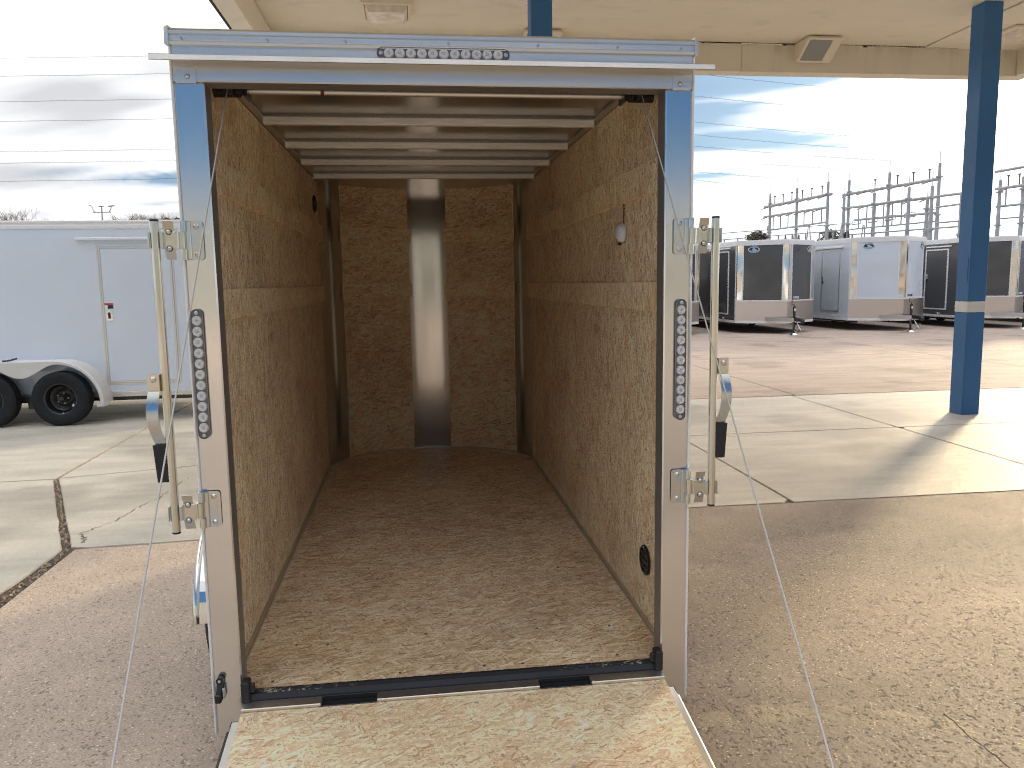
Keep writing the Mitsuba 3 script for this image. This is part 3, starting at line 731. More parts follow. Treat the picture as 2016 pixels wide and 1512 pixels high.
# bar locks swung open on hinges
def bar_lock(s):
    X = lambda a, b: tuple(sorted((s * a, s * b)))
    L = part('bar_lock', tube([(s * 0.834, -0.035, 0.998), (s * 0.834, -0.035, 1.911)], 0.0128, 20), 'zinc_yellow', 40)
    for z0, z1 in ((0.992, 0.9985), (1.9105, 1.9165)):
        add(L + '__end_cap', tube([(s * 0.834, -0.035, z0), (s * 0.834, -0.035, z1)], 0.0122, 18), 'rubber', 40)
    for zc in (1.858, 1.0535):
        pl = rrect(*X(0.7085, 0.7635), zc - 0.056, zc + 0.056, 0.010)
        h = part('lock_hinge', prism(pl, 'y', -0.0075, -0.0045), 'zinc')
        for k in (-1, 1):
            c = (s * 0.727, -0.0075, zc + k * 0.040)
            add(h + '__hinge_screw', cat([lathe([(0, 0.0035), (0.003, 0.0035), (0.0035, 0.005), (0.0075, 0.0025), (0.0085, 0.0)], c, 'y', 16)]), 'screw')
            add(h + '__hinge_knuckle', tube([(s * 0.7615, -0.014, zc + k * 0.056), (s * 0.7615, -0.014, zc + k * 0.025)], 0.0105, 16), 'zinc', 40)
        add(h + '__hinge_leaf', cbox(*X(0.742, 0.7615), -0.0135, -0.0078, zc - 0.055, zc + 0.055, 0.002), 'zinc')
        add(h + '__hinge_barrel', tube([(s * 0.766, -0.016, zc - 0.0242), (s * 0.766, -0.016, zc + 0.0242)], 0.0118, 16), 'zinc_yellow', 40)
        add(h + '__arm', cbox(*X(0.774, 0.819), -0.0325, -0.0285, zc - 0.0235, zc + 0.0235, 0.001), 'zinc_yellow')
        add(h + '__arm_collar', cbox(*X(0.8115, 0.8195), -0.046, -0.024, zc - 0.0225, zc + 0.0225, 0.001), 'zinc')
        add(h + '__arm_collar', cbox(*X(0.8485, 0.852), -0.046, -0.024, zc - 0.0225, zc + 0.0225, 0.001), 'zinc')
        # cam tabs bent away above and below the arm
        for k in (-1, 1):
            q = [(s * 0.782, -0.0300), (s * 0.812, -0.0300)]
            zt, zo = zc + k * 0.0238, zc + k * 0.054
            bend = -0.012 if k > 0 else 0.010
            pts = [(a, y + dy, z) for a, y in q for dy in (0, 0.003) for z in (zt,)] + [(a * 0.999, y + dy + bend, z) for a, y in q for dy in (0, 0.003) for z in (zo,)]
            add(h + '__cam_tab', hull(pts), 'zinc_yellow' if k > 0 else 'zinc')
            add(h + '__rivet', lathe([(0, 0.006), (0.006, 0.005), (0.009, 0.0)], (s * 0.797, -0.0325, zc + k * 0.0235), 'y', 14), 'zinc', True)
    br = add(L + '__handle_bracket', cat([cbox(*X(0.851, 0.882), -0.0445, -0.041, 1.425, 1.475, 0.001), cbox(*X(0.846, 0.8505), -0.055, -0.030, 1.424, 1.4745, 0.001)]), 'zinc_yellow')
    add(L + '__handle_bolt', lathe([(0, 0.006), (0.004, 0.006), (0.0085, 0.003), (0.0095, 0.0)], (s * 0.866, -0.0445, 1.459), 'y', 16), 'screw', 30)
    zs = np.linspace(1.43, 1.262, 22)
    xc = [0.866 + 0.006 * math.sin(math.pi * min(1, (1.43 - z) / 0.13)) - 0.010 * max(0.0, (1.305 - z) / 0.043) ** 1.3 for z in zs]
    yc = [-0.0385 - 0.020 * math.sin(math.pi * (1.43 - z) / 0.168) for z in zs]
    v, f = [], []
    for z, x, y in zip(zs, xc, yc):
        for dx, dy in ((-0.0165, 0), (0.0165, 0), (0.0165, 0.005), (-0.0165, 0.005)):
            v.append((s * (x + dx), y + dy, z))
    for i in range(len(zs) - 1):
        for j in range(4):
            k = (j + 1) % 4
            f += [(4 * i + j, 4 * i + k, 4 * i + 4 + k), (4 * i + j, 4 * i + 4 + k, 4 * i + 4 + j)]
    n4 = 4 * (len(zs) - 1)
    f += [(0, 2, 1), (0, 3, 2), (n4, n4 + 1, n4 + 2), (n4, n4 + 2, n4 + 3)]
    m = trimesh.Trimesh(np.array(v), np.array(f), process=False)
    m.fix_normals()
    hd = add(L + '__handle', m, 'zinc', 40)
    add(L + '__grip', hull([(s * (0.862 + dx - 0.004 * t - (0.003 if dx > 0 else -0.002) * t), y, 1.264 - 0.112 * t) for t in (0, 1) for dx in (-0.0185, 0.0185) for y in (-0.045, -0.031)]), 'rubber')


bar_lock(-1)
bar_lock(1)


# LED light bars
def led_bar(x, z, horizontal, n=11, pitch=0.032):
    half = pitch * n / 2 + 0.0015
    P = (lambda u: (x + u, z)) if horizontal else (lambda u: (x, z + u))
    y0 = -0.0045 if not horizontal else -0.0045
    L = part('led_light', prism(capsule(x, z, half, 0.0168, horizontal), 'y', y0 - 0.007, y0), 'led_housing')
    rim = capsule(x, z, half, 0.0168, horizontal).difference(capsule(x, z, half, 0.0150, horizontal))
    add(L + '__bezel', prism(rim, 'y', y0 - 0.0095, y0 - 0.0071), 'led_housing')
    for i in range(n):
        cx, cz = P((i - (n - 1) / 2) * pitch)
        rings = [(0.0, 0.0045), (0.0022, 0.004), (0.0030, 0.0020), (0.0050, 0.0055), (0.0062, 0.0035), (0.0080, 0.0062), (0.0092, 0.0042), (0.0112, 0.0058), (0.0128, 0.0036), (0.0146, 0.0)]
        p_ = add(L + '__lens', lathe(rings, (cx, y0 - 0.0071, cz), 'y', 28), 'led_lens', 35)
        add(L + '__chip', lathe([(0, 0.0075), (0.0018, 0.0070), (0.0026, 0.0040)], (cx, y0 - 0.0071, cz), 'y', 10), 'led_chip', True)
    for k in (-1, 1):
        cx, cz = P(k * (half + 0.0055))
        add(L + '__screw', lathe([(0, 0.002), (0.0022, 0.002), (0.003, 0.0045), (0.0055, 0.0035), (0.0065, 0.0)], (cx, y0 - 0.0072, cz), 'y', 12), 'screw')


led_bar(-0.7415, 1.4655, False)
led_bar(0.7345, 1.468, False)
led_bar(0.004, 2.3895, True)
# latch on the left post
h = part('door_holdback', tube([(-0.7435, -0.004, 0.505), (-0.7435, -0.022, 0.505)], 0.011, 16), 'black_plastic', 40)
add(h + '__holdback_bolt', lathe([(0, 0.004), (0.004, 0.003), (0.0055, 0.0)], (-0.7435, -0.0225, 0.505), 'y', 12), 'screw')
add(h + '__holdback_arm', hull([(-0.7525, -0.019, 0.500), (-0.7345, -0.019, 0.500), (-0.7535, -0.012, 0.47), (-0.7395, -0.012, 0.47), (-0.7525, -0.008, 0.500), (-0.7345, -0.008, 0.500), (-0.7535, -0.034, 0.468), (-0.7395, -0.034, 0.468)]), 'black_plastic')
add(h + '__holdback_tip', cbox(-0.758, -0.738, -0.040, -0.012, 0.440, 0.469, 0.004), 'black_plastic')
add(h + '__holdback_clip', cbox(-0.7375, -0.731, -0.024, -0.006, 0.446, 0.482, 0.002), 'zinc')
# sill, seal, hinge strips
part('sill', cbox(-0.68, 0.68, -0.052, 0.055, 0.306, 0.4135, 0.003), 'black_steel')
part('sill_top', cbox(-0.675, 0.675, -0.018, 0.055, 0.4140, 0.4290, 0.001), 'black_steel')
seal_p = [(0.022, 0.430), (0.022, 0.450), (0.014, 0.4555), (0.002, 0.4560), (-0.010, 0.449), (-0.0175, 0.4345), (-0.018, 0.430)]
v = []
part('sill_seal', prism(seal_p, 'x', -0.662, 0.666), 'seal_rubber')
for s in (-1, 1):
    part('seal_block', cat([cbox(*sorted((s * 0.655, s * 0.680)), -0.030, 0.012, 0.43, 0.497, 0.003), cbox(*sorted((s * 0.640, s * 0.668)), -0.018, -0.006, 0.456, 0.488, 0.003)]), 'rubber')
for xa, xb in ((-0.675, -0.433), (-0.261, 0.259), (0.429, 0.675)):
    part('hinge_strip', cat([cbox(xa, xb, -0.066, -0.0185, 0.414, 0.4305, 0.002)]), 'aluminium_dull')
part('ramp_hinge', tube([(-0.675, -0.056, 0.404), (0.675, -0.056, 0.404)], 0.009, 12), 'black_steel', 40)
# ramp
SL = 0.165
def rz(y):
    return 0.4205 - SL * (-0.068 - y)
Y0, Y1 = -0.0685, -1.93
def ramp_box(xa, xb, ya, yb, t0, t1, b=0.0):
    """A slab lying on the ramp's slope: t0, t1 are depths below its face."""
    return hull([(x, y, rz(y) - t) for x in (xa, xb) for y in (ya, yb) for t in (t0, t1)])
Rm = part('ramp_door', ramp_box(-0.699, 0.699, Y0 - 0.012, Y1, 0.0185, 0.055), 'aluminium_dull')
add(Rm + '__ramp_board', ramp_box(-0.674, 0.674, Y0, Y1 + 0.004, 0.0, 0.018), 'osb_ramp')
add(Rm + '__ramp_board', ramp_box(-0.674, 0.674, Y1 - 0.02, Y1 - 0.42, 0.010, 0.026), 'osb_ramp')
for s in (-1, 1):
    xa, xb = sorted((s * 0.6745, s * 0.702))
    add(Rm + '__side_rail', ramp_box(xa, xb, -0.098, Y1, 0.022, 0.066) if s > 0 else ramp_box(xa, xb, -0.11, Y1, 0.020, 0.066), 'white_rail' if s > 0 else 'rubber')  # right rail coloured pale for the sunlight falling on that side
    add(Rm + '__edge_seal', tube([(s * 0.706, y, rz(y) - 0.040) for y in np.linspace(-0.10, Y1, 6)], 0.0085, 10), 'rubber' if s < 0 else 'white_rail', True)  # right tube pale too, sunlight put into its colour
    add(Rm + '__rail_end_cap', ramp_box(*sorted((s * 0.672, s * 0.703)), -0.076, -0.0975, 0.0195, 0.06), 'black_plastic')
for x, y in ((-0.64, -0.10), (-0.216, -0.095), (0.345, -0.105), (0.63, -0.10), (-0.02, -0.43), (-0.42, -0.42), (0.05, -0.105), (0.30, -0.40)):
    add(Rm + '__ramp_screw', lathe([(0, 0.0005), (0.0018, 0.0005), (0.003, 0.0022), (0.0055, 0.0016), (0.006, 0.0)], (x, y, rz(y)), 'z', 10), 'screw')
for x, y in ((-0.60, 0.065), (-0.19, 0.060), (0.09, 0.066), (0.22, 0.062), (0.55, 0.07), (-0.45, 0.31), (-0.1, 0.34), (0.31, 0.32), (0.58, 0.30), (-0.56, 0.32), (-0.3, 0.92), (0.2, 0.92), (0.5, 0.92)):
    part('floor_screw', lathe([(0, 0.0005), (0.002, 0.0005), (0.003, 0.002), (0.005, 0.0014), (0.0055, 0.0)], (x, y, ZF), 'z', 10), 'dark_screw')
# chassis and wheels
part('chassis', cat([cbox(-0.74, -0.66, 0.08, 3.1, 0.32, 0.425), cbox(0.66, 0.74, 0.08, 3.1, 0.32, 0.425)] + [cbox(-0.66, 0.66, y, y + 0.05, 0.34, 0.428) for y in (0.5, 1.0, 1.5, 2.0, 2.5, 3.0)]
     + [hull([(-0.68, 2.9, 0.33), (-0.62, 2.9, 0.33), (-0.68, 2.9, 0.42), (-0.62, 2.9, 0.42), (-0.05, 4.75, 0.33), (0.0, 4.75, 0.33), (-0.05, 4.75, 0.42), (0.0, 4.75, 0.42)]),
        hull([(0.68, 2.9, 0.33), (0.62, 2.9, 0.33), (0.68, 2.9, 0.42), (0.62, 2.9, 0.42), (0.05, 4.75, 0.33), (0.0, 4.75, 0.33), (0.05, 4.75, 0.42), (0.0, 4.75, 0.42)]), tube([(0, 4.4, 0.0), (0, 4.4, 0.8)], 0.03, 12),
        tube([(-0.8, 1.13, 0.335), (0.8, 1.13, 0.335)], 0.035, 12)]), 'black_steel')


def tyre_mesh(c, r, w, axis, rim=0.20):
    h = w / 2
    prof = [(rim, -h * 0.72), (rim + 0.012, -h * 0.82), (r * 0.80, -h), (r * 0.93, -h * 0.94), (r * 0.985, -h * 0.78)]
    for k in range(5):
        a = -h * 0.72 + k * h * 0.36 * 0.8
        prof += [(r, a), (r, a + h * 0.22), (r - 0.008, a + h * 0.235), (r - 0.008, a + h * 0.275)]
    prof += [(r, h * 0.74), (r * 0.985, h * 0.78), (r * 0.93, h * 0.94), (r * 0.80, h), (rim + 0.012, h * 0.82), (rim, h * 0.72)]
    return lathe(prof, c, axis, 64)


for s in (-1, 1):
    w = part('wheel', lathe([(0, -0.02), (0.06, -0.02), (0.07, -0.035), (0.17, -0.03), (0.185, -0.07), (0.20, -0.075), (0.20, 0.075), (0.185, 0.07), (0.17, 0.05), (0, 0.05)], (s * 0.915, 1.13, 0.335), 'x', 40), 'black_steel', 35)
    add(w + '__tyre', tyre_mesh((s * 0.915, 1.13, 0.335), 0.335, 0.195, 'x'), 'tyre', 35)
    arc = [(1.13 - 0.40 * math.cos(t), 0.335 + 0.415 * math.sin(t)) for t in np.linspace(0.10, math.pi - 0.10, 30)]
    outer = LineString(arc).buffer(0.004, cap_style=2)
    f = part('fender', prism(outer, 'x', *sorted((s * 0.766, s * 1.015))), 'chrome', 40)
    add(f + '__fender_lip', tube([(s * 1.015, y, z) for y, z in arc], 0.013, 10), 'chrome', True)

# ------------------------------------------------------------------ the white trailer parked at left
Lk = thing('parked_trailer', 'long white tandem axle trailer with side door, parked beyond the left of the open trailer', 'trailer')
YL, LX0, LX1 = 8.35, -10.2, -2.72
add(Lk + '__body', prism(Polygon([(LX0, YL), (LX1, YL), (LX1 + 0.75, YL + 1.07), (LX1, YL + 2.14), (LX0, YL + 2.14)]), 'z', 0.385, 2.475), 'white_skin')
add(Lk + '__roof', prism(Polygon([(LX0, YL + 0.002), (LX1, YL + 0.002), (LX1 + 0.74, YL + 1.07), (LX1, YL + 2.13), (LX0, YL + 2.13)]), 'z', 2.4755, 2.57), 'white_trim')
prof = [(YL - 0.001, 2.478), (YL - 0.012, 2.485), (YL - 0.012, 2.52), (YL - 0.007, 2.53), (YL - 0.007, 2.55), (YL - 0.016, 2.56), (YL - 0.016, 2.578), (YL - 0.001, 2.588), (YL + 0.05, 2.588), (YL + 0.05, 2.571), (YL - 0.001, 2.571)]
add(Lk + '__roof_trim', prism(prof, 'x', LX0, LX1), 'white_trim')
for i, x in enumerate(np.arange(-9.8, -2.8, 0.52)):
    add(Lk + '__trim_screw', lathe([(0, 0.006), (0.006, 0.004), (0.008, 0.0)], (float(x), YL - 0.0121, 2.503), 'y', 8), 'screw')
add(Lk + '__bottom_trim', cat([cbox(LX0, LX1, YL - 0.014, YL - 0.0005, 0.345, 0.383, 0.003), cbox(LX0, LX1, YL - 0.006, YL + 0.02, 0.315, 0.3445)]), 'aluminium_dull')
add(Lk + '__chassis', cat([cbox(LX0, LX1 - 0.2, YL + 0.12, YL + 0.22, 0.25, 0.38), cbox(LX0, LX1 - 0.2, YL + 1.92, YL + 2.02, 0.25, 0.38), tube([(LX1 + 0.6, YL + 1.07, 0.3), (LX1 + 1.5, YL + 1.07, 0.35)], 0.05, 8),
                        tube([(LX1 + 1.2, YL + 1.07, 0.0), (LX1 + 1.2, YL + 1.07, 0.75)], 0.03, 10)]), 'black_steel')
# side door with aluminium frame
dx0, dx1, dz0, dz1 = -4.10, -3.165, 0.475, 2.275
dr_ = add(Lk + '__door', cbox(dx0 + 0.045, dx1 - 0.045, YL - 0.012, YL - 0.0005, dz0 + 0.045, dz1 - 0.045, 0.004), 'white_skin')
fr = prism(sbox(dx0, dz0, dx1, dz1).difference(sbox(dx0 + 0.018, dz0 + 0.018, dx1 - 0.018, dz1 - 0.018)), 'y', YL - 0.008, YL - 0.0006)
fr2 = prism(sbox(dx0 + 0.024, dz0 + 0.024, dx1 - 0.024, dz1 - 0.024).difference(sbox(dx0 + 0.044, dz0 + 0.044, dx1 - 0.044, dz1 - 0.044)), 'y', YL - 0.016, YL - 0.0006)
add(dr_ + '__door_frame', fr, 'aluminium_dull')
add(dr_ + '__door_edge', fr2, 'aluminium_dull')
add(dr_ + '__door_latch', cat([prism(rrect(-4.032, -3.962, 1.31, 1.44, 0.012), 'y', YL - 0.022, YL - 0.0125)]), 'chrome')
add(dr_ + '__latch_paddle', cat([cbox(-4.012, -3.982, YL - 0.034, YL - 0.0225, 1.335, 1.415, 0.005)]), 'sticker_black')
add(dr_ + '__warning_sticker', cbox(-4.05, -3.945, YL - 0.0140, YL - 0.0123, 1.512, 1.535), 'sticker_red', label='red and black warning sticker above the latch')
add(dr_ + '__sticker_panel', cbox(-4.012, -3.945, YL - 0.0140, YL - 0.0123, 1.462, 1.510), 'sticker_black')
add(dr_ + '__sticker_panel', cbox(-4.05, -4.014, YL - 0.0140, YL - 0.0123, 1.462, 1.510), 'badge_white')
prof = [(YL - 0.0005, 2.372), (YL - 0.045, 2.362), (YL - 0.045, 2.338), (YL - 0.041, 2.338), (YL - 0.040, 2.356), (YL - 0.0005, 2.364)]
add(Lk + '__drip_rail', prism(prof, 'x', -4.34, -2.95), 'white_trim')
# tandem fender
WX, WZ, WR, PIT = -4.565, 0.345, 0.345, 0.87
YF = 8.02
path = [(-7.2, 0.12), (-6.55, 0.62), (-6.2, 0.81)]
path = [(WX - 2 * PIT + 0.87 - (0.56) * math.cos(t) - 0.0, 0.27 + 0.55 * math.sin(t)) for t in np.linspace(0, math.pi / 2, 16)]
xr = WX - 0.02
left_c = WX - PIT + 0.02
path = [(left_c - 0.54 * math.cos(t), 0.27 + 0.55 * math.sin(t)) for t in np.linspace(0, math.pi / 2, 16)] + [(xr + 0.54 * math.sin(t), 0.27 + 0.55 * math.cos(t)) for t in np.linspace(0, math.pi / 2, 24)]
fd = add(Lk + '__fender', prism(LineString(path).buffer(0.004, cap_style=2), 'y', YF, YL - 0.001), 'fender_white', 40)
low = []
for x in np.linspace(path[-1][0] - 0.028, path[0][0] + 0.028, 90):
    u = x - WX
    if u > 0:
        z = 0.27 + 0.52 * math.sqrt(max(0, 1 - ((x - xr) / 0.512) ** 2)) if x > xr else 0.79
        z = min(z, 0.79)
    elif u > -PIT:
        z = 0.705 + 0.085 * math.cos(2 * math.pi * u / PIT)
    else:
        z = min(0.79, 0.27 + 0.52 * math.sqrt(max(0, 1 - ((left_c - x) / 0.512) ** 2)))
    low.append((x, z))
add(fd + '__fender_skirt', prism(Polygon(path + low).buffer(0), 'y', YF - 0.004, YF + 0.003), 'fender_white')
add(fd + '__fender_lip', tube([(x, YF + 0.004, z) for x, z in path], 0.010, 8), 'white_trim', True)
add(Lk + '__mud_flap', cbox(-4.125, -4.04, YF - 0.004, YL - 0.1, 0.235, 0.285, 0.004), 'fender_white')
add(Lk + '__twig', tube([(-5.25, YF + 0.12, 0.835), (-5.17, YF + 0.13, 0.84), (-5.08, YF + 0.13, 0.865)], 0.012, 6), 'black_plastic')


def steel_wheel(key, c, parts=True):
    """A black steel trailer wheel facing -y."""
    x, y, z = c
    prof = [(0.0, -0.048), (0.052, -0.046), (0.062, -0.035), (0.085, -0.030), (0.112, -0.045), (0.140, -0.020), (0.158, -0.005), (0.172, -0.02), (0.183, 0.072), (0.203, 0.080), (0.203, 0.07), (0.196, 0.02), (0.196, -0.09), (0, -0.09)]
    w = add(key, lathe(prof, c, 'y', 48), 'black_steel', 35)
    add(w + '__tyre', tyre_mesh(c, WR, 0.205, 'y', 0.200), 'tyre', 35)
    if parts:
        add(w + '__hub', lathe([(0, 0.05), (0.025, 0.05), (0.036, 0.03), (0.040, -0.03)], (x, y, z), 'y', 24), 'black_steel', 35)
        for k in range(5):
            a = 2 * math.pi * k / 5 + 1.3
            add(w + '__lug_nut', lathe([(0, 0.0), (0.006, 0.0), (0.010, -0.006), (0.011, -0.025)], (x + 0.068 * math.cos(a), y - 0.022, z + 0.068 * math.sin(a)), 'y', 6), 'screw')
        for k in range(8):
            a = 2 * math.pi * k / 8 + 0.2
            h = affinity.translate(affinity.rotate(sbox(-0.012, -0.020, 0.012, 0.020).buffer(0.006, 3), math.degrees(a), origin=(0, 0)), x + 0.145 * math.cos(a), z + 0.145 * math.sin(a))
            add(w + '__vent_hole', prism(h, 'y', y + 0.012, y + 0.0185), 'dark_gap')
        add(w + '__valve', tube([(x + 0.03, y - 0.075, z - 0.185), (x + 0.03, y - 0.105, z - 0.178)], 0.006, 8), 'badge_white')
        add(w + '__wheel_sticker', prism(affinity.translate(affinity.rotate(sbox(-0.010, -0.018, 0.010, 0.018), -28, origin=(0, 0)), x + 0.115, z - 0.095), 'y', y - 0.004, y - 0.002), 'badge_white')
    return w


for k in range(2):
    steel_wheel(Lk + '__wheel', (WX - PIT * k, 8.13, WZ), k == 0)
    add(Lk + '__axle', cat([tube([(WX - PIT * k, 8.14, WZ), (WX - PIT * k, YL + 2.0, WZ)], 0.045, 10)]), 'black_steel')
add(Lk + '__equalizer', cat([cbox(-5.1, -4.9, 8.24, 8.28, 0.30, 0.36), cbox(-5.04, -4.98, 8.24, 8.27, 0.20, 0.34), cbox(-5.0, -4.75, 8.24, 8.27, 0.21, 0.25)]), 'black_steel')
for k in range(2):
    add(Lk + '__roof_clip', tube([(-3.30 + 0.13 * k, 8.52, 2.588), (-3.27 + 0.13 * k, 8.52, 2.625), (-3.21 + 0.13 * k, 8.52, 2.602)], 0.012, 6), 'black_plastic')

# ------------------------------------------------------------------ row of nose-on trailers across the yard


def yard_trailer(x0, skin, label, top, wheels=True, tongue=True):
    t = thing('yard_trailer', label, 'trailer', None)
    hw, yc, yn, yb, z0 = 1.29, 21.4, 20.5, 30.5, 0.33
    plan = [(-hw, yb), (-hw, yc), (0.0, yn), (hw, yc), (hw, yb)]
    tr = lambda pts: Polygon([(x + x0, y) for x, y in pts])
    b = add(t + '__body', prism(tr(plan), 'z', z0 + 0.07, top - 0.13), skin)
    out = Polygon([(x + x0, y) for x, y in plan])
    band = lambda o, za, zb: prism(out.buffer(o, join_style=2).difference(out.buffer(-0.02, join_style=2)), 'z', za, zb)
    add(t + '__roof_trim', band(0.018, top - 0.13, top - 0.005), 'white_trim')
    add(t + '__roof', prism(out.buffer(-0.01, join_style=2), 'z', top - 0.02, top + 0.03), 'white_trim')
    add(t + '__roof_ridge', hull([(x0 + x, y, z) for x, y, z in ((-hw + 0.1, yc + 0.2, top + 0.03), (hw - 0.1, yc + 0.2, top + 0.03), (-hw + 0.1, yb - 0.1, top + 0.03), (hw - 0.1, yb - 0.1, top + 0.03), (0, yc + 0.6, top + 0.09), (0, yb - 0.2, top + 0.09), (0, yn + 0.3, top + 0.03))]), 'white_trim')
    add(t + '__bottom_trim', band(0.014, z0 - 0.005, z0 + 0.075), 'white_trim')
    # nose: tread plate guard in two leaves, a bright strip above it
    L = math.hypot(hw, yc - yn)
    for s in (-1, 1):
        c, p = np.array([x0 + s * hw, yc]), np.array([x0, yn])
        d = (p - c) / L
        nrm = np.array([-s * d[1], s * d[0]])
        nrm = nrm if nrm[1] < 0 else -nrm
        def leaf(s0, s1, o0, o1, za, zb):
            q = [c + d * s0 + nrm * o0, c + d * s1 + nrm * o0, c + d * s1 + nrm * o1, c + d * s0 + nrm * o1]
            return hull([(v[0], v[1], z) for v in q for z in (za, zb)])
        add(t + '__stone_guard', leaf(0.0, L - 0.004, 0.001, 0.008, 0.34, 1.005), 'tread_plate')
        add(t + '__guard_edge', leaf(-0.01, L + 0.004, 0.001, 0.014, 1.006, 1.045), 'white_trim')
        cor = add(t + '__corner_post', leaf(0.03, 0.185, 0.001, 0.014, 1.046, top - 0.131), 'polished_trim')
        add(t + '__post_edge', leaf(0.187, 0.222, 0.001, 0.010, 1.046, top - 0.131), 'white_trim')
        add(t + '__nose_post', leaf(L - 0.15, L - 0.004, 0.001, 0.016, 1.046, top - 0.131), 'polished_trim')
        add(t + '__nose_edge', leaf(L - 0.19, L - 0.152, 0.001, 0.012, 1.046, top - 0.131), 'white_trim')
        # oval badge high on each leaf: blue rim, dark mountains, pale banner
        a0 = 0.52 if s < 0 else 0.30
        def plate(poly, h0, h1):
            m = prism(poly, 'y', 0.0, 1.0)
            v = np.array(m.vertices)
            u = v[:, 0]
            pos = c[None] + d[None] * u[:, None] + nrm[None] * (h0 + (h1 - h0) * v[:, 1])[:, None]
            m = trimesh.Trimesh(np.c_[pos, v[:, 2]], m.faces, process=False)
            m.fix_normals()
            return m
        zc = top - 0.265
        ov = affinity.scale(Point(a0, zc).buffer(1, 20), 0.175, 0.095)
        bd = add(t + '__badge', plate(ov, 0.001, 0.005), 'badge_white')
        core = affinity.scale(Point(a0, zc + 0.004).buffer(1, 20), 0.150, 0.074)
        add(bd + '__badge_field', plate(core, 0.0051, 0.006), 'badge_dark')
        mt = Polygon([(a0 - 0.13, zc + 0.06), (a0 - 0.09, zc + 0.10), (a0 - 0.05, zc + 0.085), (a0, zc + 0.135), (a0 + 0.04, zc + 0.10), (a0 + 0.08, zc + 0.12), (a0 + 0.13, zc + 0.06)])
        add(bd + '__badge_peaks', plate(mt, 0.0052, 0.0072), 'badge_blue')
        bear = unary_union([affinity.scale(Point(a0 + 0.0, zc + 0.01).buffer(1, 8), 0.05, 0.042), affinity.scale(Point(a0 + 0.065, zc - 0.02).buffer(1, 8), 0.035, 0.03)])
        add(bd + '__badge_figure', plate(bear, 0.0061, 0.0078), 'badge_tan')
        ban = affinity.scale(Point(a0, zc).buffer(1, 20), 0.172, 0.092).difference(affinity.scale(Point(a0, zc + 0.055).buffer(1, 20), 0.20, 0.085))
        add(bd + '__badge_banner', plate(ban, 0.0061, 0.0080), 'badge_blue')
        if s > 0:
            tx = []
            for k, wd in enumerate((0.05, 0.03, 0.05, 0.04, 0.05, 0.03)):
                tx.append(plate(sbox(L - 0.30 - k * 0.065 - wd, 1.085, L - 0.30 - k * 0.065, 1.15).difference(sbox(L - 0.30 - k * 0.065 - wd * 0.7, 1.105, L - 0.30 - k * 0.065 - wd * 0.3, 1.13)), 0.001, 0.004))
            add(t + '__stock_number', cat(tx), 'badge_white' if skin == 'charcoal_skin' else 'sticker_black')
    add(t + '__edge_trim', cat([cbox(x0 - hw - 0.012, x0 - hw + 0.001, yc + 0.004, yc + 0.06, 0.41, top - 0.131), cbox(x0 + hw - 0.001, x0 + hw + 0.012, yc + 0.004, yc + 0.06, 0.41, top - 0.131)]), 'white_trim')
    # side door
    X = x0 - hw
    ya, yb2, za, zb = 21.98, 23.16, 0.57, 2.60
    dm = 'aluminium_dull' if skin == 'white_skin' else 'white_trim'
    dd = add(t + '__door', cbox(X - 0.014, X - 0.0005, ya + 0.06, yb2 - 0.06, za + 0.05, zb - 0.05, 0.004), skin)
    add(dd + '__door_frame', prism(sbox(ya, za, yb2, zb).difference(sbox(ya + 0.055, za + 0.045, yb2 - 0.055, zb - 0.045)), 'x', X - 0.018, X - 0.0005), dm)
    add(dd + '__door_latch', cbox(X - 0.04, X - 0.0145, yb2 - 0.17, yb2 - 0.09, 1.60, 1.76, 0.006), 'chrome')
    add(dd + '__latch_paddle', cbox(X - 0.045, X - 0.0145, yb2 - 0.16, yb2 - 0.10, 1.50, 1.58, 0.006), 'sticker_black')
    add(t + '__door_rail', cbox(X - 0.06, X - 0.0005, 21.85, 23.62, 2.655, 2.70, 0.005), 'white_trim')
    add(t + '__marker_light', cbox(X - 0.03, X - 0.0005, 22.30, 22.42, 0.43, 0.47, 0.006), 'badge_white')
    # A-frame, coupler, jack
    tg = add(t + '__tongue', cat([hull([(x0 + s * 0.62, yc - 0.4, z) for s in (1,) for z in (0.40, 0.52)] + [(x0 + s * 0.55, yc - 0.4, z) for s in (1,) for z in (0.40, 0.52)] + [(x0 + 0.06, 19.95, z) for z in (0.40, 0.52)] + [(x0 + 0.0, 19.95, z) for z in (0.40, 0.52)]),
                                  hull([(x0 - 0.62, yc - 0.4, z) for z in (0.40, 0.52)] + [(x0 - 0.55, yc - 0.4, z) for z in (0.40, 0.52)] + [(x0 - 0.06, 19.95, z) for z in (0.40, 0.52)] + [(x0, 19.95, z) for z in (0.40, 0.52)])]), 'aluminium_dull')
    add(tg + '__coupler', cat([hull([(x0 - 0.07, 20.05, 0.42), (x0 + 0.07, 20.05, 0.42), (x0 - 0.07, 20.05, 0.54), (x0 + 0.07, 20.05, 0.54), (x0 - 0.045, 19.55, 0.42), (x0 + 0.045, 19.55, 0.42), (x0 - 0.045, 19.55, 0.50), (x0 + 0.045, 19.55, 0.50)]), lathe([(0, -0.09), (0.055, -0.06), (0.06, 0), (0.04, 0.045), (0, 0.055)], (x0, 19.55, 0.46), 'z', 14)]), 'black_steel')
    add(tg + '__chain', cat([tube([(x0 + s * 0.06, 20.05, 0.40), (x0 + s * 0.10, 19.85, 0.16), (x0 + s * 0.09, 19.75, 0.10), (x0 + s * 0.04, 19.7, 0.28)], 0.013, 6) for s in (-1, 1)]), 'zinc')
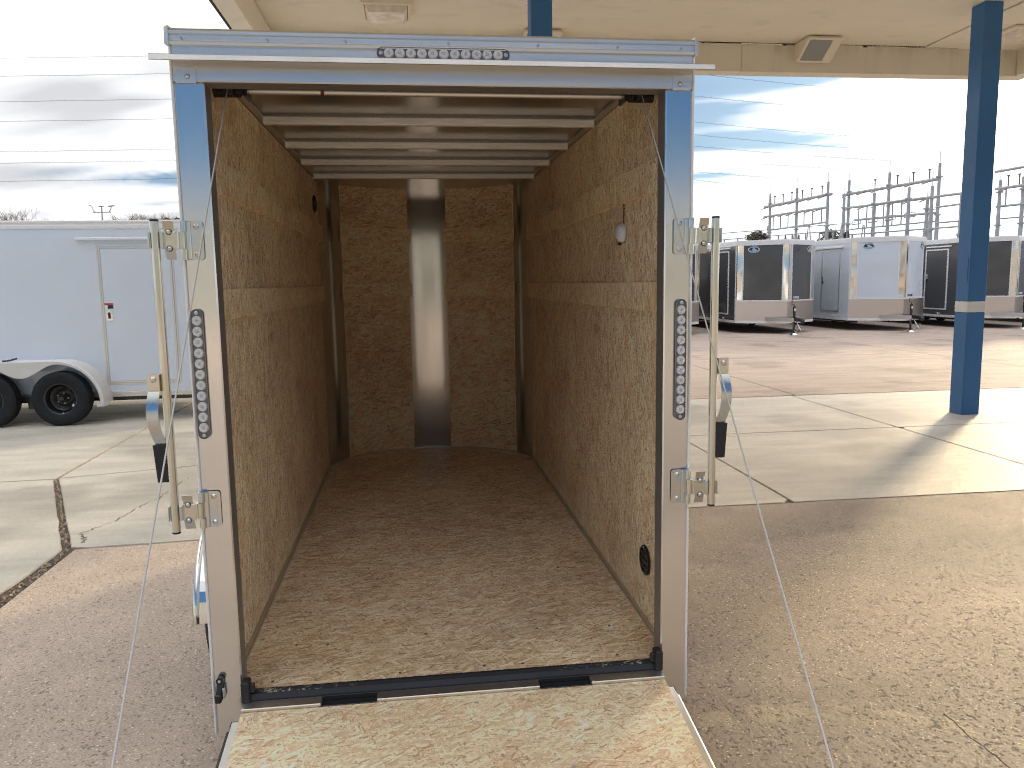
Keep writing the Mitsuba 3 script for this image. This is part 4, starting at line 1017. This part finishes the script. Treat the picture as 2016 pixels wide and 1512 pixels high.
    jk = add(t + '__jack', cat([tube([(x0 + 0.02, 20.12, 0.06), (x0 + 0.02, 20.12, 0.62)], 0.033, 12), tube([(x0 + 0.02, 20.12, 0.60), (x0 + 0.02, 20.12, 0.86)], 0.042, 12)]), 'black_steel')
    add(jk + '__crank', tube([(x0 + 0.02, 20.12, 0.86), (x0 + 0.02, 20.12, 0.90), (x0 - 0.10, 20.04, 0.93), (x0 - 0.10, 20.04, 1.06)], 0.011, 8), 'black_steel')
    add(jk + '__foot', hull([(x0 + 0.02 + a * 0.10, 20.12 + b2 * 0.08, 0.0) for a in (-1, 1) for b2 in (-1, 1)] + [(x0 + 0.02 + a * 0.04, 20.12 + b2 * 0.04, 0.06) for a in (-1, 1) for b2 in (-1, 1)]), 'zinc')
    add(jk + '__jack_sticker', cbox(x0 - 0.005, x0 + 0.045, 20.074, 20.079, 0.72, 0.80), 'badge_white')
    add(t + '__chassis', cat([cbox(x0 - 1.0, x0 - 0.9, 21.5, 30.4, 0.24, 0.40), cbox(x0 + 0.9, x0 + 1.0, 21.5, 30.4, 0.24, 0.40)]), 'black_steel')
    for s in (-1, 1):
        for y in (25.6, 26.5):
            xx = x0 + s * 1.14
            w = add(t + '__wheel', tyre_mesh((xx, y, 0.345), 0.345, 0.2, 'x', 0.2), 'tyre', 35)
            add(w + '__rim', lathe([(0, s * 0.02), (0.06, s * 0.03), (0.15, s * 0.0), (0.19, s * 0.06), (0.2, s * 0.07), (0.2, -s * 0.07), (0, -s * 0.07)], (xx, y, 0.345), 'x', 24), 'zinc', 35)
        arc = LineString([(26.05 - 1.0, 0.38), (26.05 - 0.92, 0.62), (26.05 - 0.7, 0.78), (26.05 + 0.7, 0.78), (26.05 + 0.92, 0.62), (26.05 + 1.0, 0.38)]).buffer(0.03)
        add(t + '__wheel_arch', prism(arc, 'x', *sorted((x0 + s * (hw + 0.001), x0 + s * (hw + 0.04)))), 'white_trim')
    return t


yard_trailer(7.50, 'charcoal_skin', 'charcoal trailer mostly hidden by the open trailer, leftmost of the row', 2.86)
yard_trailer(11.30, 'charcoal_skin', 'charcoal V nose trailer facing us, left of the white one in the row', 2.86)
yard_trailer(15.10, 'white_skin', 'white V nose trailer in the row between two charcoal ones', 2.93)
yard_trailer(18.92, 'charcoal_skin', 'charcoal V nose trailer partly hidden behind the blue column at right', 2.90)
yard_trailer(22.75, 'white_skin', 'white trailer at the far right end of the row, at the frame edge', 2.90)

# ------------------------------------------------------------------ substation behind the row


def gantry(label, poles, beams, spikes, group='steel gantries of the substation'):
    t = thing('substation_gantry', label, 'gantry', None)
    for (x, y, z) in poles:
        add(t + '__mast', tube([(x, y, -0.05), (x, y, z * 0.5), (x, y, z)], [0.19, 0.16, 0.11], 10), 'galvanised', 40)
        add(t + '__mast_collar', cat([tube([(x, y, z * f - 0.05), (x, y, z * f + 0.05)], 0.25, 10) for f in (0.35, 0.62, 0.9)]), 'galvanised', 40)
        add(t + '__lightning_rod', tube([(x, y, z), (x, y, z + 0.9)], 0.025, 5), 'galvanised')
    for a, b, r in beams:
        add(t + '__beam', tube([a, b], r, 8), 'galvanised', 40)
        n = max(2, int(np.linalg.norm(np.subtract(a, b)) / 1.7))
        if r >= 0.11:
            for k in range(n):
                q = np.array(a) + (np.array(b) - np.array(a)) * (k + 0.5) / n
                add(t + '__insulator', tube([q + [-0.1, 0, -0.1], q + [-1.0, -0.5, -0.35]], 0.05, 6), 'insulator')
    for (x, y, z) in spikes:
        add(t + '__post_insulator', cat([tube([(x, y, z - 0.95), (x, y, z)], 0.05, 6), tube([(x, y, z - 0.1), (x, y, z)], 0.11, 6)]), 'insulator')
    return t


def hang(t, a, b, z0, z1, n):
    for k in range(n):
        q = np.array(a) + (np.array(b) - np.array(a)) * (k + 0.5) / n
        add(t + '__hanger', tube([(q[0], q[1], z0 + (z1 - z0) * 0), (q[0], q[1], z1)], 0.06, 6), 'galvanised')


t = gantry('grey substation gantry of three masts, leftmost behind the trailers', [(36.68, 76.0, 10.29), (36.79, 70.5, 10.2), (36.91, 65.0, 10.1)],
           [((36.65, 77.2, 9.05), (36.92, 64.4, 9.0), 0.13), ((36.65, 77.3, 8.05), (36.92, 65.2, 7.9), 0.11), ((36.68, 76.0, 6.6), (36.9, 65.2, 6.6), 0.09)],
           [(36.70, 75.0, 9.95), (36.74, 73.25, 9.95), (36.77, 71.5, 9.95), (36.81, 69.5, 9.9), (36.85, 67.8, 9.9), (36.89, 66.0, 9.9)])
hang(t, (36.68, 76), (36.9, 65.2), 6.6, 7.95, 7)
t = gantry('tall grey substation gantry of three masts left of the blue column', [(38.84, 64.9, 10.24), (39.44, 59.85, 10.22), (40.08, 54.45, 10.2)],
           [((38.75, 65.7, 9.03), (40.06, 54.4, 9.02), 0.13), ((38.79, 65.4, 7.84), (40.05, 54.7, 7.68), 0.11), ((38.94, 64.0, 6.68), (40.05, 54.7, 6.5), 0.10), ((38.9, 64.4, 5.9), (40.05, 54.6, 5.85), 0.07)],
           [(39.24, 61.57, 9.9), (39.55, 58.9, 9.9), (39.76, 57.15, 9.9), (39.96, 55.45, 9.9)])
hang(t, (38.94, 64.0), (39.7, 57.8), 5.9, 7.75, 6)
t = gantry('grey substation gantry at the far right beyond the blue column', [(43.16, 51.9, 8.6), (43.62, 50.2, 8.64), (44.3, 47.2, 8.6)],
           [((43.05, 52.3, 9.25), (44.4, 46.8, 9.4), 0.10), ((43.06, 52.21, 8.0), (44.4, 46.8, 8.05), 0.11), ((43.09, 52.1, 6.7), (44.4, 46.8, 6.7), 0.09), ((43.1, 52.07, 5.8), (44.4, 46.8, 5.78), 0.06)],
           [(43.32, 51.3, 8.9), (43.54, 50.5, 8.9)])
hang(t, (43.1, 52.0), (44.3, 47.0), 6.7, 8.0, 4)
t = gantry('lower front substation gantry of short masts just above the trailer roofs', [(35.54, 59.9, 8.2), (35.49, 55.5, 8.1), (35.43, 51.1, 8.0), (35.41, 48.98, 7.0), (35.40, 48.5, 7.8), (35.36, 45.45, 6.95)],
           [((35.43, 50.5, 7.1), (35.36, 45.3, 6.95), 0.09), ((35.40, 48.0, 6.3), (35.36, 45.2, 6.28), 0.07), ((35.39, 48.0, 5.25), (35.36, 45.2, 5.2), 0.06), ((35.54, 59.7, 5.15), (35.36, 45.4, 4.85), 0.06), ((35.54, 59.9, 7.3), (35.43, 51.1, 7.15), 0.08)], [])
for k in range(5):
    y = 58.5 - k * 2.3
    add(t + '__switch_frame', cat([tube([(35.5, y, 6.2), (35.5, y - 1.2, 6.2)], 0.035, 5), tube([(35.5, y, 6.2), (35.5, y, 5.9)], 0.035, 5), tube([(35.5, y - 1.2, 6.2), (35.5, y - 1.2, 5.9)], 0.035, 5), tube([(35.5, y, 5.9), (35.5, y - 1.2, 5.9)], 0.05, 5)]), 'galvanised')
# low bus work behind the first trailers
t = thing('substation_bus', 'low grey bus bars and frames behind the roof of the first charcoal trailer', 'steelwork')
for z, r in ((4.6, 0.045), (5.1, 0.045)):
    add(t + '__bus_bar', tube([(21.8, 58.0, z), (34.0, 55.5, z + 0.75)], r, 6), 'galvanised')
for k in range(12):
    x = 22.3 + k * 1.02
    add(t + '__support', tube([(x, 58 - 0.2 * k, 0), (x, 58 - 0.2 * k, 4.65 + 0.06 * k)], 0.05, 6), 'galvanised')
for k, x in enumerate((27.2, 30.5, 33.2, 35.0)):
    add(t + '__stay_frame', cat([tube([(x - 0.55, 56.0, 0), (x - 0.05, 56.0, 5.7)], 0.045, 6), tube([(x + 0.55, 56.0, 0), (x + 0.05, 56.0, 5.7)], 0.045, 6), tube([(x - 0.3, 56, 3.6), (x + 0.3, 56, 3.6)], 0.035, 5)]), 'galvanised')
for k, (x, y) in enumerate(((29.6, 57.0), (34.2, 57.2))):
    q = thing('transformer', ('grey transformer hump above the trailer roofs, the left of two' if k == 0 else 'grey transformer hump above the trailer roofs, the right of two'), 'transformer')
    add(q + '__tank', hull([(x + a * 1.3, y + b, z) for a in (-1, 1) for b in (-0.7, 0.7) for z in (0, 4.1)] + [(x + a * 0.8, y + b, 4.55) for a in (-1, 1) for b in (-0.5, 0.5)]), 'galvanised')
    add(q + '__bushing', cat([tube([(x + a, y, 4.5), (x + a, y, 5.05)], [0.12, 0.06], 8) for a in (-0.5, 0.1, 0.6)]), 'insulator')

# the low building across the lot behind the photographer, which the trailer's bright posts mirror
t = thing('sales_building', 'long pale low building across the lot, seen only mirrored in the rear posts', 'building')
add(t + '__wall', cbox(-55, 60, -52, -36, 0, 5.1), 'building_wall')
add(t + '__roof', cbox(-55.6, 60.6, -52.6, -35.4, 5.101, 5.5, 0.05), 'white_trim')
for k in range(7):
    add(t + '__window', cbox(-48 + k * 14.5, -40.5 + k * 14.5, -36.02, -35.97, 0.9, 2.9), 'lamp_glass')

# power lines
for k, H in enumerate((19.2, 17.9, 16.05, 14.6, 12.35, 11.5, 10.15)):
    cz, sz = math.cos(math.radians(7)), math.sin(math.radians(7))
    c = np.array([60 * sz, 60 * cz])
    dv = np.array([cz, -sz])
    pts = []
    for u in np.linspace(-75, -8, 30):
        q = c + dv * u
        sag = 0.35 * (((u + 32) / 34) ** 2 - 0.25)
        pts.append((q[0], q[1], H + EYE[2] - 1.72 + sag * (0.6 + 0.1 * k)))
    o = add('power_line', tube(pts, 0.013, 5), 'wire')
    labels[o] = {'label': ('topmost' if k == 0 else ('second', 'third', 'fourth', 'fifth', 'sixth')[k - 1] + ' from the top' if k < 6 else 'lowest') + ' of the seven power lines crossing the sky at left', 'category': 'power line', 'group': 'power lines at left'}
names = ('topmost', 'second from the top', 'third from the top', 'fourth from the top', 'fifth from the top', 'sixth from the top', 'second lowest', 'lowest')
for k, (a, b) in enumerate([((17.18, 58.0, 17.78), (50.35, 66.0, 17.79)), ((17.19, 58.0, 16.11), (50.46, 66.0, 15.99)), ((17.2, 58.0, 14.2), (50.61, 66.0, 13.75)), ((17.2, 58.0, 13.24), (50.67, 66.0, 12.71)),
                            ((17.21, 58.0, 12.35), (50.73, 66.0, 11.85)), ((17.21, 58.0, 11.36), (50.78, 66.0, 10.97)), ((17.22, 58.0, 10.4), (50.86, 66.0, 9.8)), ((17.22, 58.0, 10.0), (50.98, 66.0, 7.92))]):
    a, b = np.array(a), np.array(b)
    pts = [a + (b - a) * u - np.array([0, 0, 0.25 * 4 * u * (1 - u)]) for u in np.linspace(0, 1, 16)]
    o = add('power_line', tube(pts, 0.012, 5), 'wire')
    labels[o] = {'label': names[k] + ' of the eight power lines running down to the substation at right', 'category': 'power line', 'group': 'power lines at right'}

# ------------------------------------------------------------------ trees and lamp behind the white trailer


def bare_tree(x, y, h, seed, label, group):
    r = random.Random(seed)
    t = thing('bare_tree', label, 'tree', group)
    trunk, twigs = [], []

    def grow(p, d, l, rad, depth):
        q = p + d * l
        mid = (p + q) / 2 + np.array([r.gauss(0, 0.04) for _ in range(3)]) * l
        (trunk if depth < 2 else twigs).append(tube([p, mid, q], [rad, rad * 0.85, rad * 0.68], 5 if depth < 3 else 3, False))
        if depth >= 6:
            return
        for k in range(3 if depth > 0 else 5):
            a = r.uniform(0, 2 * math.pi)
            s = r.uniform(0.35, 0.75)
            nd = d + s * np.array([math.cos(a), math.sin(a), r.uniform(-0.2, 0.35)])
            nd /= np.linalg.norm(nd)
            grow(q if k else p + (q - p) * r.uniform(0.7, 1), nd, l * r.uniform(0.62, 0.82), rad * 0.6, depth + 1)

    grow(np.array([x, y, 0.0]), np.array([0, 0, 1.0]), h * 0.30, h * 0.022, 0)
    add(t + '__trunk', cat(trunk), 'bark')
    add(t + '__crown', cat(twigs), 'bark')


for k, (x, y, h) in enumerate(((-26.6, 60, 7.9), (-24.2, 61, 7.5), (-21.3, 62, 7.6), (-19.3, 60, 7.7), (-17.4, 62, 7.3))):
    bare_tree(x, y, h * 1.0, 100 + k, ('leftmost bare winter tree above the white trailer roof', 'bare winter tree just left of the lot lamp', 'bare winter tree just right of the lot lamp', 'second bare tree right of the lot lamp', 'bare tree closest to the open trailer frame')[k], 'bare trees behind the white trailer')
t = thing('lot_lamp', 'tall lot lamp with three curved arms above the white trailer roof', 'lamp post')
add(t + '__mast', tube([(-22.6, 60, 0), (-22.6, 60, 7.6)], [0.10, 0.06], 8), 'galvanised')
add(t + '__crossarm', tube([(-23.25, 60, 7.30), (-21.95, 60, 7.30)], 0.045, 6), 'galvanised')
for a in (-1, 0, 1):
    add(t + '__lamp_head', cat([tube([(-22.6 + a * 0.5, 60, 7.32), (-22.6 + a * 0.62, 60, 7.5), (-22.6 + a * 0.68, 60, 7.68)], 0.035, 6), hull([(-22.6 + a * 0.66 + dx + (0.0 if dx < 0 else 0.1 * a), 60 + dy, 7.68 + dz + (0.07 if a and dx * a > 0 else 0)) for dx in (-0.18, 0.18) for dy in (-0.12, 0.12) for dz in (0, 0.07)])]), 'galvanised')
t = thing('flat_roof_shed', 'pale grey flat roofed shed showing above the white trailer at its right end', 'building')
add(t + '__wall', cbox(-20.0, -14.0, 62, 68, 0, 6.72), 'galvanised')
add(t + '__roof', cbox(-20.1, -13.9, 61.9, 68.1, 6.721, 6.98, 0.02), 'galvanised')


def conifer(x, y, h, w, seed, label, round_=False):
    r = random.Random(seed)
    t = thing('evergreen_tree', label, 'tree')
    add(t + '__trunk', tube([(x, y, 0), (x, y, h * 0.9)], [0.12, 0.03], 6), 'bark')
    v, f = [], []
    for _ in range(2600):
        u = r.random() ** 0.7
        prof = (1 - u) * w if not round_ else w * math.sqrt(max(0.02, 1 - (2 * u - 0.9) ** 2 / 1.3))
        rad = prof * math.sqrt(r.random()) * (0.75 + 0.5 * math.sin(u * 25 + seed) ** 2)
        a = r.uniform(0, 2 * math.pi)
        c = np.array([x + rad * math.cos(a), y + rad * math.sin(a), h * (0.08 + 0.92 * u)])
        n = len(v)
        for _k in range(3):
            v.append(c + np.array([r.gauss(0, 0.10), r.gauss(0, 0.10), r.gauss(0, 0.08)]))
        f.append((n, n + 1, n + 2))
    m = trimesh.Trimesh(np.array(v), np.array(f), process=False)
    add(t + '__crown', m, 'needles_leaf')


scene['needles_leaf'] = {'type': 'twosided', 'bsdf': scene['needles']}
conifer(21.6, 45.5, 4.55, 1.2, 3, 'round evergreen shrub above the roof of the first charcoal trailer', True)
conifer(33.6, 56, 5.1, 1.0, 5, 'small dark evergreen behind the left transformer')
conifer(44.4, 62, 5.9, 1.1, 9, 'pointed evergreen peeking over the white trailer roof')
conifer(40.0, 70, 6.2, 1.6, 12, 'pale rounded tree among the substation masts', True)
